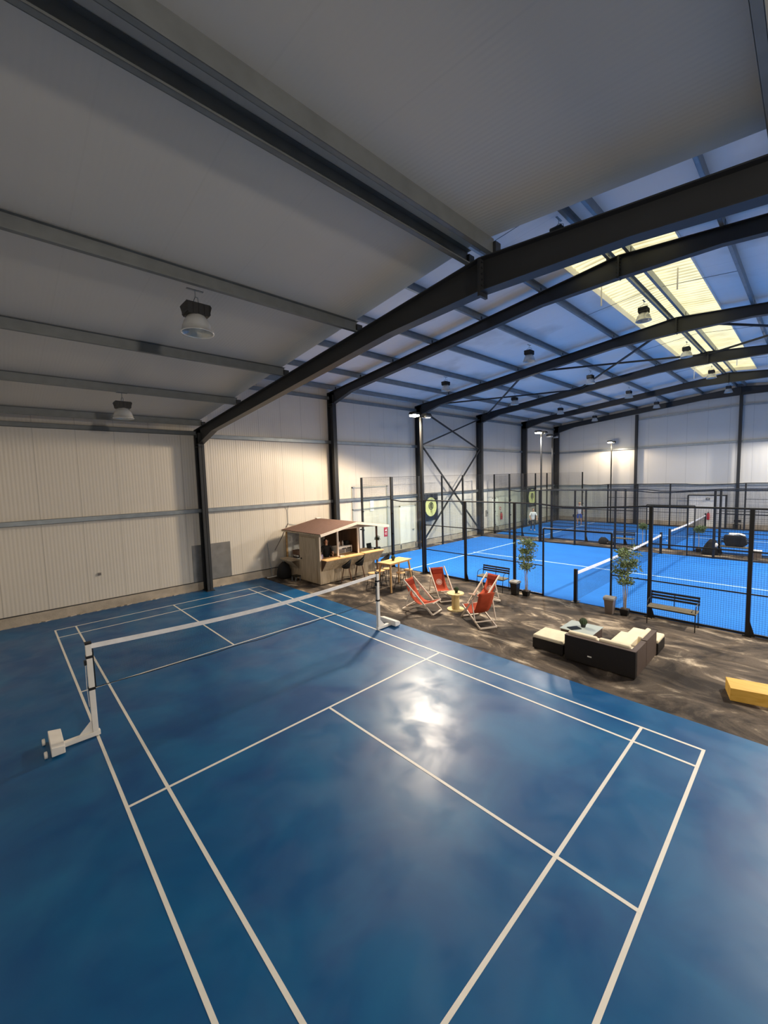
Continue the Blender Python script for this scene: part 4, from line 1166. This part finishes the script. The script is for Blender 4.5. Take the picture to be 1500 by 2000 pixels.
t = thing('fire_sign', (13.8, YW-.02, .87), 'red and white fire notice on the left wall right of the kiosk roof', 'sign')
MB().box(0,.24,0,.015,0,.48).build('plate', M['red'], t)
m = MB(); m.add([(.05,-.003,.3),(.19,-.003,.27),(.17,-.003,.42),(.12,-.003,.36)], [(0,1,2,3)]); m.box(.05,.19,-.003,0,.1,.13); m.box(.05,.19,-.003,0,.17,.2); m.box(.05,.08,-.003,0,.1,.2); m.build('pictogram', M['white'], t)
t = thing('fire_sign', (25.3, YW-.02, 1.45), 'red notice above the extinguisher behind the courts', 'sign')
MB().box(0,.2,0,.01,0,.2).build('plate', M['red'], t); MB().box(.06,.14,-.003,0,.05,.15).build('pictogram', M['white'], t)
t = thing('fire_sign', (XF-.02, -9.5, 1.15), 'red notice on the far end wall above its extinguisher', 'sign')
MB().box(0,.01,0,.2,0,.2).build('plate', M['red'], t); MB().box(-.003,0,.06,.14,.05,.15).build('pictogram', M['white'], t)
t = thing('switch_box', (23.48, YW-.1, 1.15), 'grey switch box on the left wall by the aisle between courts', 'box')
MB().box(0,.18,0,.1,0,.4).build('housing', M['binlid'], t, bevel=.01); MB().box(.05,.13,-.01,0,.15,.3).build('switch', M['black'], t)
t = thing('wall_socket', (1.27, YW-.04, 1.12), 'small square socket alone on the ribbed wall left of the low bay column', 'socket')
MB().box(0,.09,0,.04,0,.09).build('plate', M['binlid'], t, bevel=.008); MB().box(.02,.07,-.006,0,.02,.07).build('cover', M['binbody'], t)
t = thing('emergency_light', (XF-.12, -9.45, 1.85), 'small dark emergency light on the far white door panel', 'light')
MB().box(0,.06,0,.2,0,.14).build('housing', M['black'], t); MB().box(-.02,0,.03,.17,.03,.11).build('lens', M['refl'], t)
t = thing('folding_chair', (33.75, -10.95, 0), 'small dark frame chair at the foot of the far wall column', 'chair')
MB().box(-.15,.15,-.18,.18,.3,.33).build('seat', M['black'], t)
for x in (-.14,.14):
    for y in (-.17,.17): MB().box(x-.012,x+.012,y-.012,y+.012,0,.3).build('leg', M['legmetal'], t)
MB().box(.13,.15,-.18,.18,.45,.6).build('backrest', M['black'], t)
t = thing('white_wall_strip', (12.86, YW-.03, 2.3), 'white strip high on the left wall right of the kiosk', 'paper')
MB().box(0,.25,0,.01,.0,.6).build('sheet', M['towel'], t); MB().box(-.1,.3,-.01,.02,.58,.62).build('rail', M['sandal'], t)  # plain white upright strip below a short rail

# ------------------------------------------------------------------ people
def skinmesh(name, nodes, edges, mat, parent, root=0, sub=2):
    """nodes: list of (x,y,z,rx,ry)"""
    me = bpy.data.meshes.new(name+'_src'); me.from_pydata([n[:3] for n in nodes], edges, [])
    o = bpy.data.objects.new(name+'_src', me); COL.objects.link(o)
    md = o.modifiers.new('Skin', 'SKIN'); md.use_smooth_shade = True
    sv = me.skin_vertices[0].data if me.skin_vertices else None
    if sv is None:
        import bmesh
        bm = bmesh.new(); bm.from_mesh(me); bm.verts.layers.skin.verify(); bm.to_mesh(me); bm.free(); sv = me.skin_vertices[0].data
    for i, n in enumerate(nodes):
        sv[i].radius = (n[3], n[4]); sv[i].use_root = (i == root)
    ss = o.modifiers.new('Sub', 'SUBSURF'); ss.levels = sub; ss.render_levels = sub
    dg = bpy.context.evaluated_depsgraph_get(); dg.update()
    em = bpy.data.meshes.new_from_object(o.evaluated_get(dg)); em.name = name
    bpy.data.objects.remove(o)
    em.materials.clear(); em.materials.append(mat)
    for p in em.polygons: p.use_smooth = True
    r = bpy.data.objects.new(name, em); COL.objects.link(r); r.parent = parent
    return r

def person(loc, rz, label, H, lean, arms, legs, top, bottom, hair, bottomlen, hairlong=False, body_only_top=False):
    """arms: ((elbow),(hand)) for l and r relative to the shoulder; legs: ((knee),(ankle)) relative to the hip; facing +y"""
    t = thing('person', loc, label, 'person', rz); k = H/1.75
    def V(x, y, z): return (x*k, y*k, z*k)
    hip = Vector((0,0,.92)); chest = Vector((0,lean*.5,1.22)); neckb = Vector((0,lean*.85,1.45)); head = Vector((0,lean*1.0+.01,1.62))
    nodes = []; edges = []
    def nd(p, rx, ry=None): nodes.append((p[0]*k, p[1]*k, p[2]*k, rx*k, (ry or rx)*k)); return len(nodes)-1
    def lk(a, b): edges.append((a, b))
    p0 = nd(hip, .14, .10); p1 = nd((0, lean*.25, 1.07), .125, .09); p2 = nd(chest, .145, .105); p3 = nd((0, lean*.75, 1.38), .12, .09); p4 = nd(neckb, .052); p5 = nd(head-Vector((0,0,.08)), .055); p6 = nd(head, .078, .092); p7 = nd(head+Vector((0,-.005,.085)), .06, .07)
    for a, b in ((p0,p1),(p1,p2),(p2,p3),(p3,p4),(p4,p5),(p5,p6),(p6,p7)): lk(a, b)
    nose = nd(head+Vector((0,.1,-.01)), .012); lk(p6, nose)
    sh = []
    for s, (el, ha) in zip((-1, 1), arms):
        a = Vector((s*.18, lean*.72, 1.38)); b = a+Vector(el); c = b+Vector(ha)
        i0 = nd(a, .052); i1 = nd(b, .038); i2 = nd(c, .026, .024); lk(p3, i0); lk(i0, i1); lk(i1, i2)
        d = Vector(ha).normalized(); side = d.cross(Vector((0,1,0)));
        if side.length < .1: side = Vector((1,0,0))
        side.normalize(); nrm = side.cross(d)
        i3 = nd(c+d*.06, .034, .016); lk(i2, i3); fb = c+d*.095
        for q, L in ((-1.5,.06),(-.5,.075),(.5,.07),(1.5,.055)):
            f0 = nd(fb+side*q*.017, .0085); f1 = nd(fb+side*q*.018+d*L*.55+nrm*.008, .008); f2 = nd(fb+side*q*.018+d*L*.9+nrm*.026, .007); lk(i3, f0); lk(f0, f1); lk(f1, f2)
        th = nd(c+d*.045+side*.035+nrm*.01, .009); tt = nd(c+d*.08+side*.05+nrm*.02, .008); lk(i2, th); lk(th, tt)
        sh.append((a, b, c))
    lg = []
    for s, (kn, an) in zip((-1, 1), legs):
        a = Vector((s*.095, 0, .86)); b = a+Vector(kn); c = b+Vector(an)
        j0 = nd(a, .085); j1 = nd(b, .052); j2 = nd(c, .036); j3 = nd(c+Vector((0,.13,-.045)), .03, .025); lk(p0, j0); lk(j0, j1); lk(j1, j2); lk(j2, j3)
        lg.append((a, b, c))
    skinmesh('body', nodes, edges, M['skin'], t)
    # shirt
    nodes = []; edges = []
    q = [nd((0,-.005,.80), .16, .125), nd((0,0,.93), .158, .122), nd((0,lean*.25,1.07), .15, .115), nd(chest, .162, .122), nd((0,lean*.75,1.39), .13, .1), nd((0,lean*.83,1.445), .06, .06)]
    for a, b in zip(q, q[1:]): lk(a, b)
    for a, b, c in sh:
        i0 = nd(a, .065); i1 = nd(a.lerp(b, .85), .052); lk(q[4], i0); lk(i0, i1)
    skinmesh('shirt', nodes, edges, top, t)
    nodes = []; edges = []
    r0 = nd((0,0,1.0), .14, .108)
    r1 = nd((0,0,.88), .15, .12); lk(r0, r1)
    for a, b, c in lg:
        i0 = nd(a, .095); i1 = nd(a.lerp(b, .9), .072 if bottomlen < .6 else .062); lk(r1, i0); lk(i0, i1)
        if bottomlen > .6: i2 = nd(b, .06); i3 = nd(b.lerp(c, .92), .047); lk(i1, i2); lk(i2, i3)
    skinmesh('trousers' if bottomlen > .6 else 'shorts', nodes, edges, bottom, t)
    for a, b, c in lg:
        nodes = []; edges = []
        i0 = nd(c+Vector((0,-.03,-.03)), .042, .035); i1 = nd(c+Vector((0,.07,-.045)), .042, .03); i2 = nd(c+Vector((0,.16,-.05)), .035, .024); lk(i0, i1); lk(i1, i2)
        skinmesh('shoe', nodes, edges, M['shoe'], t)
    nodes = []; edges = []
    hs = 1.35 if hairlong else 1.12
    i0 = nd(head+Vector((0,-.02,.085)), .088*hs, .1*hs); i1 = nd(head+Vector((0,-.06,.0)), .09*hs, .07*hs); lk(i0, i1)
    if hairlong:
        i2 = nd(head+Vector((0,-.07,-.09)), .115, .07); i3 = nd(head+Vector((0,-.09,-.2)), .08, .045); lk(i1, i2); lk(i2, i3)
    skinmesh('hair', nodes, edges, hair, t)
    m = MB()
    for s in (-1, 1):
        m.lathe([(.001,-.008),(.009,0),(.001,.008)], tuple(v*k for v in (head.x+s*.032, head.y+.082, head.z+.015)), 8)
    m.build('eyes', M['hair'], t)
    m = MB(); m.box((head.x-.025)*k, (head.x+.025)*k, (head.y+.082)*k, (head.y+.09)*k, (head.z-.055)*k, (head.z-.047)*k); m.build('mouth', M['red'], t)
    m = MB()
    for s in (-1, 1): m.lathe([(.001,-.03),(.014,0),(.001,.03)], tuple(v*k for v in (head.x+s*.082, head.y, head.z)), 8)
    m.build('ears', M['skin'], t)
    return t, sh, k
t, sh, k = person((25.75, -1.05, .04), 2.2, 'person in white shirt and dark trousers at the left wall of the far court', 1.6, .12,
    (((-.08,.06,-.27),(.02,.16,-.18)), ((.08,.1,-.26),(-.02,.2,-.12))), (((0,.16,-.38),(0,-.02,-.38)), ((0,-.02,-.42),(0,-.22,-.33))), M['shirtw'], M['trouser'], M['hair'], 1)
t2, sh2, k2 = person((30.7, -2.25, .03), 1.9, 'person in white shirt and blue shorts playing on the far court, pale hair', 1.75, .06,
    (((-.12,.02,-.25),(-.12,.14,-.16)), ((.12,.05,-.25),(.02,.18,-.14))), (((-.03,.05,-.41),(0,-.05,-.38)), ((.03,-.02,-.42),(.01,-.06,-.37))), M['shirtw'], M['shorts'], M['blond'], .5)
t3, sh3, k3 = person((8.43, -1.1, .0), PI-.5, 'person with dark hair in a black top standing inside the kiosk', 1.66, .04,
    (((-.08,.06,-.26),(.03,.2,-.05)), ((.08,.06,-.26),(-.03,.2,-.05))), (((0,.02,-.42),(0,-.02,-.38)), ((0,.02,-.42),(0,-.02,-.38))), M['shirtb'], M['trouser'], M['hair'], 1, True)
def racket(loc, label, rz, tilt):
    t = thing('padel_racket', loc, label, 'racket', rz)
    m = MB(); n = 22
    m.tube([(.12*math.cos(2*PI*i/n), 0, .3+.13*math.sin(2*PI*i/n)) for i in range(n+1)], .012, 6, False)
    m.lathe([(0,-.008),(.115,-.008),(.115,.008),(0,.008)], n=20) if False else None
    m.add([(.115*math.cos(2*PI*i/n), .006, .3+.125*math.sin(2*PI*i/n)) for i in range(n)]+[(.115*math.cos(2*PI*i/n), -.006, .3+.125*math.sin(2*PI*i/n)) for i in range(n)],
        [tuple(range(n)), tuple(range(n, 2*n))])
    m.build('head', M['black'], t)
    MB().tube([(0,0,0),(0,0,.17)], .014, 8).build('handle', M['tape'], t)
    t.rotation_euler = (tilt, 0, rz); return t
import mathutils
def handpos(loc, rz, sh, k, i):
    v = sh[i][2]*k; v = Matrix.Rotation(rz, 3, 'Z') @ v; return (v.x+loc[0], v.y+loc[1], v.z+loc[2])
racket(handpos((30.7,-2.25,.03), 1.9, sh2, k2, 1), 'dark padel racket held by the player in blue shorts', 1.9, 1.2+PI/2)
racket(handpos((25.75,-1.05,.04), 2.2, sh, k, 1), 'dark padel racket held by the player in the white shirt', 2.2, 1.2+PI/2)

# ------------------------------------------------------------------ camera, world
cam = bpy.data.cameras.new('camera'); co = bpy.data.objects.new('camera', cam); COL.objects.link(co); S.camera = co
cx, cy, cz, yaw, pit, rol, f = -.8306, -14.3019, 3.9381, .7565, -.0823, -.0285, 794.98
F = Vector((math.sin(yaw)*math.cos(pit), math.cos(yaw)*math.cos(pit), math.sin(pit)))
r = Vector((math.cos(yaw), -math.sin(yaw), 0)); u = r.cross(F)
Rr = r*math.cos(rol)+u*math.sin(rol); Uu = -r*math.sin(rol)+u*math.cos(rol)
mt = Matrix((( Rr.x, Uu.x, -F.x, cx), (Rr.y, Uu.y, -F.y, cy), (Rr.z, Uu.z, -F.z, cz), (0,0,0,1)))
co.matrix_world = mt
cam.sensor_fit = 'HORIZONTAL'; cam.sensor_width = 36; cam.lens = f/1500*36; cam.clip_start = .05; cam.clip_end = 200
w = bpy.data.worlds.new('world'); S.world = w; w.use_nodes = True
w.node_tree.nodes['Background'].inputs[0].default_value = (.55, .7, 1, 1); w.node_tree.nodes['Background'].inputs[1].default_value = .4
S.view_settings.view_transform = 'Standard'; S.view_settings.look = 'None'; S.view_settings.exposure = .42; S.view_settings.gamma = 1
S.view_settings.use_curve_mapping = False
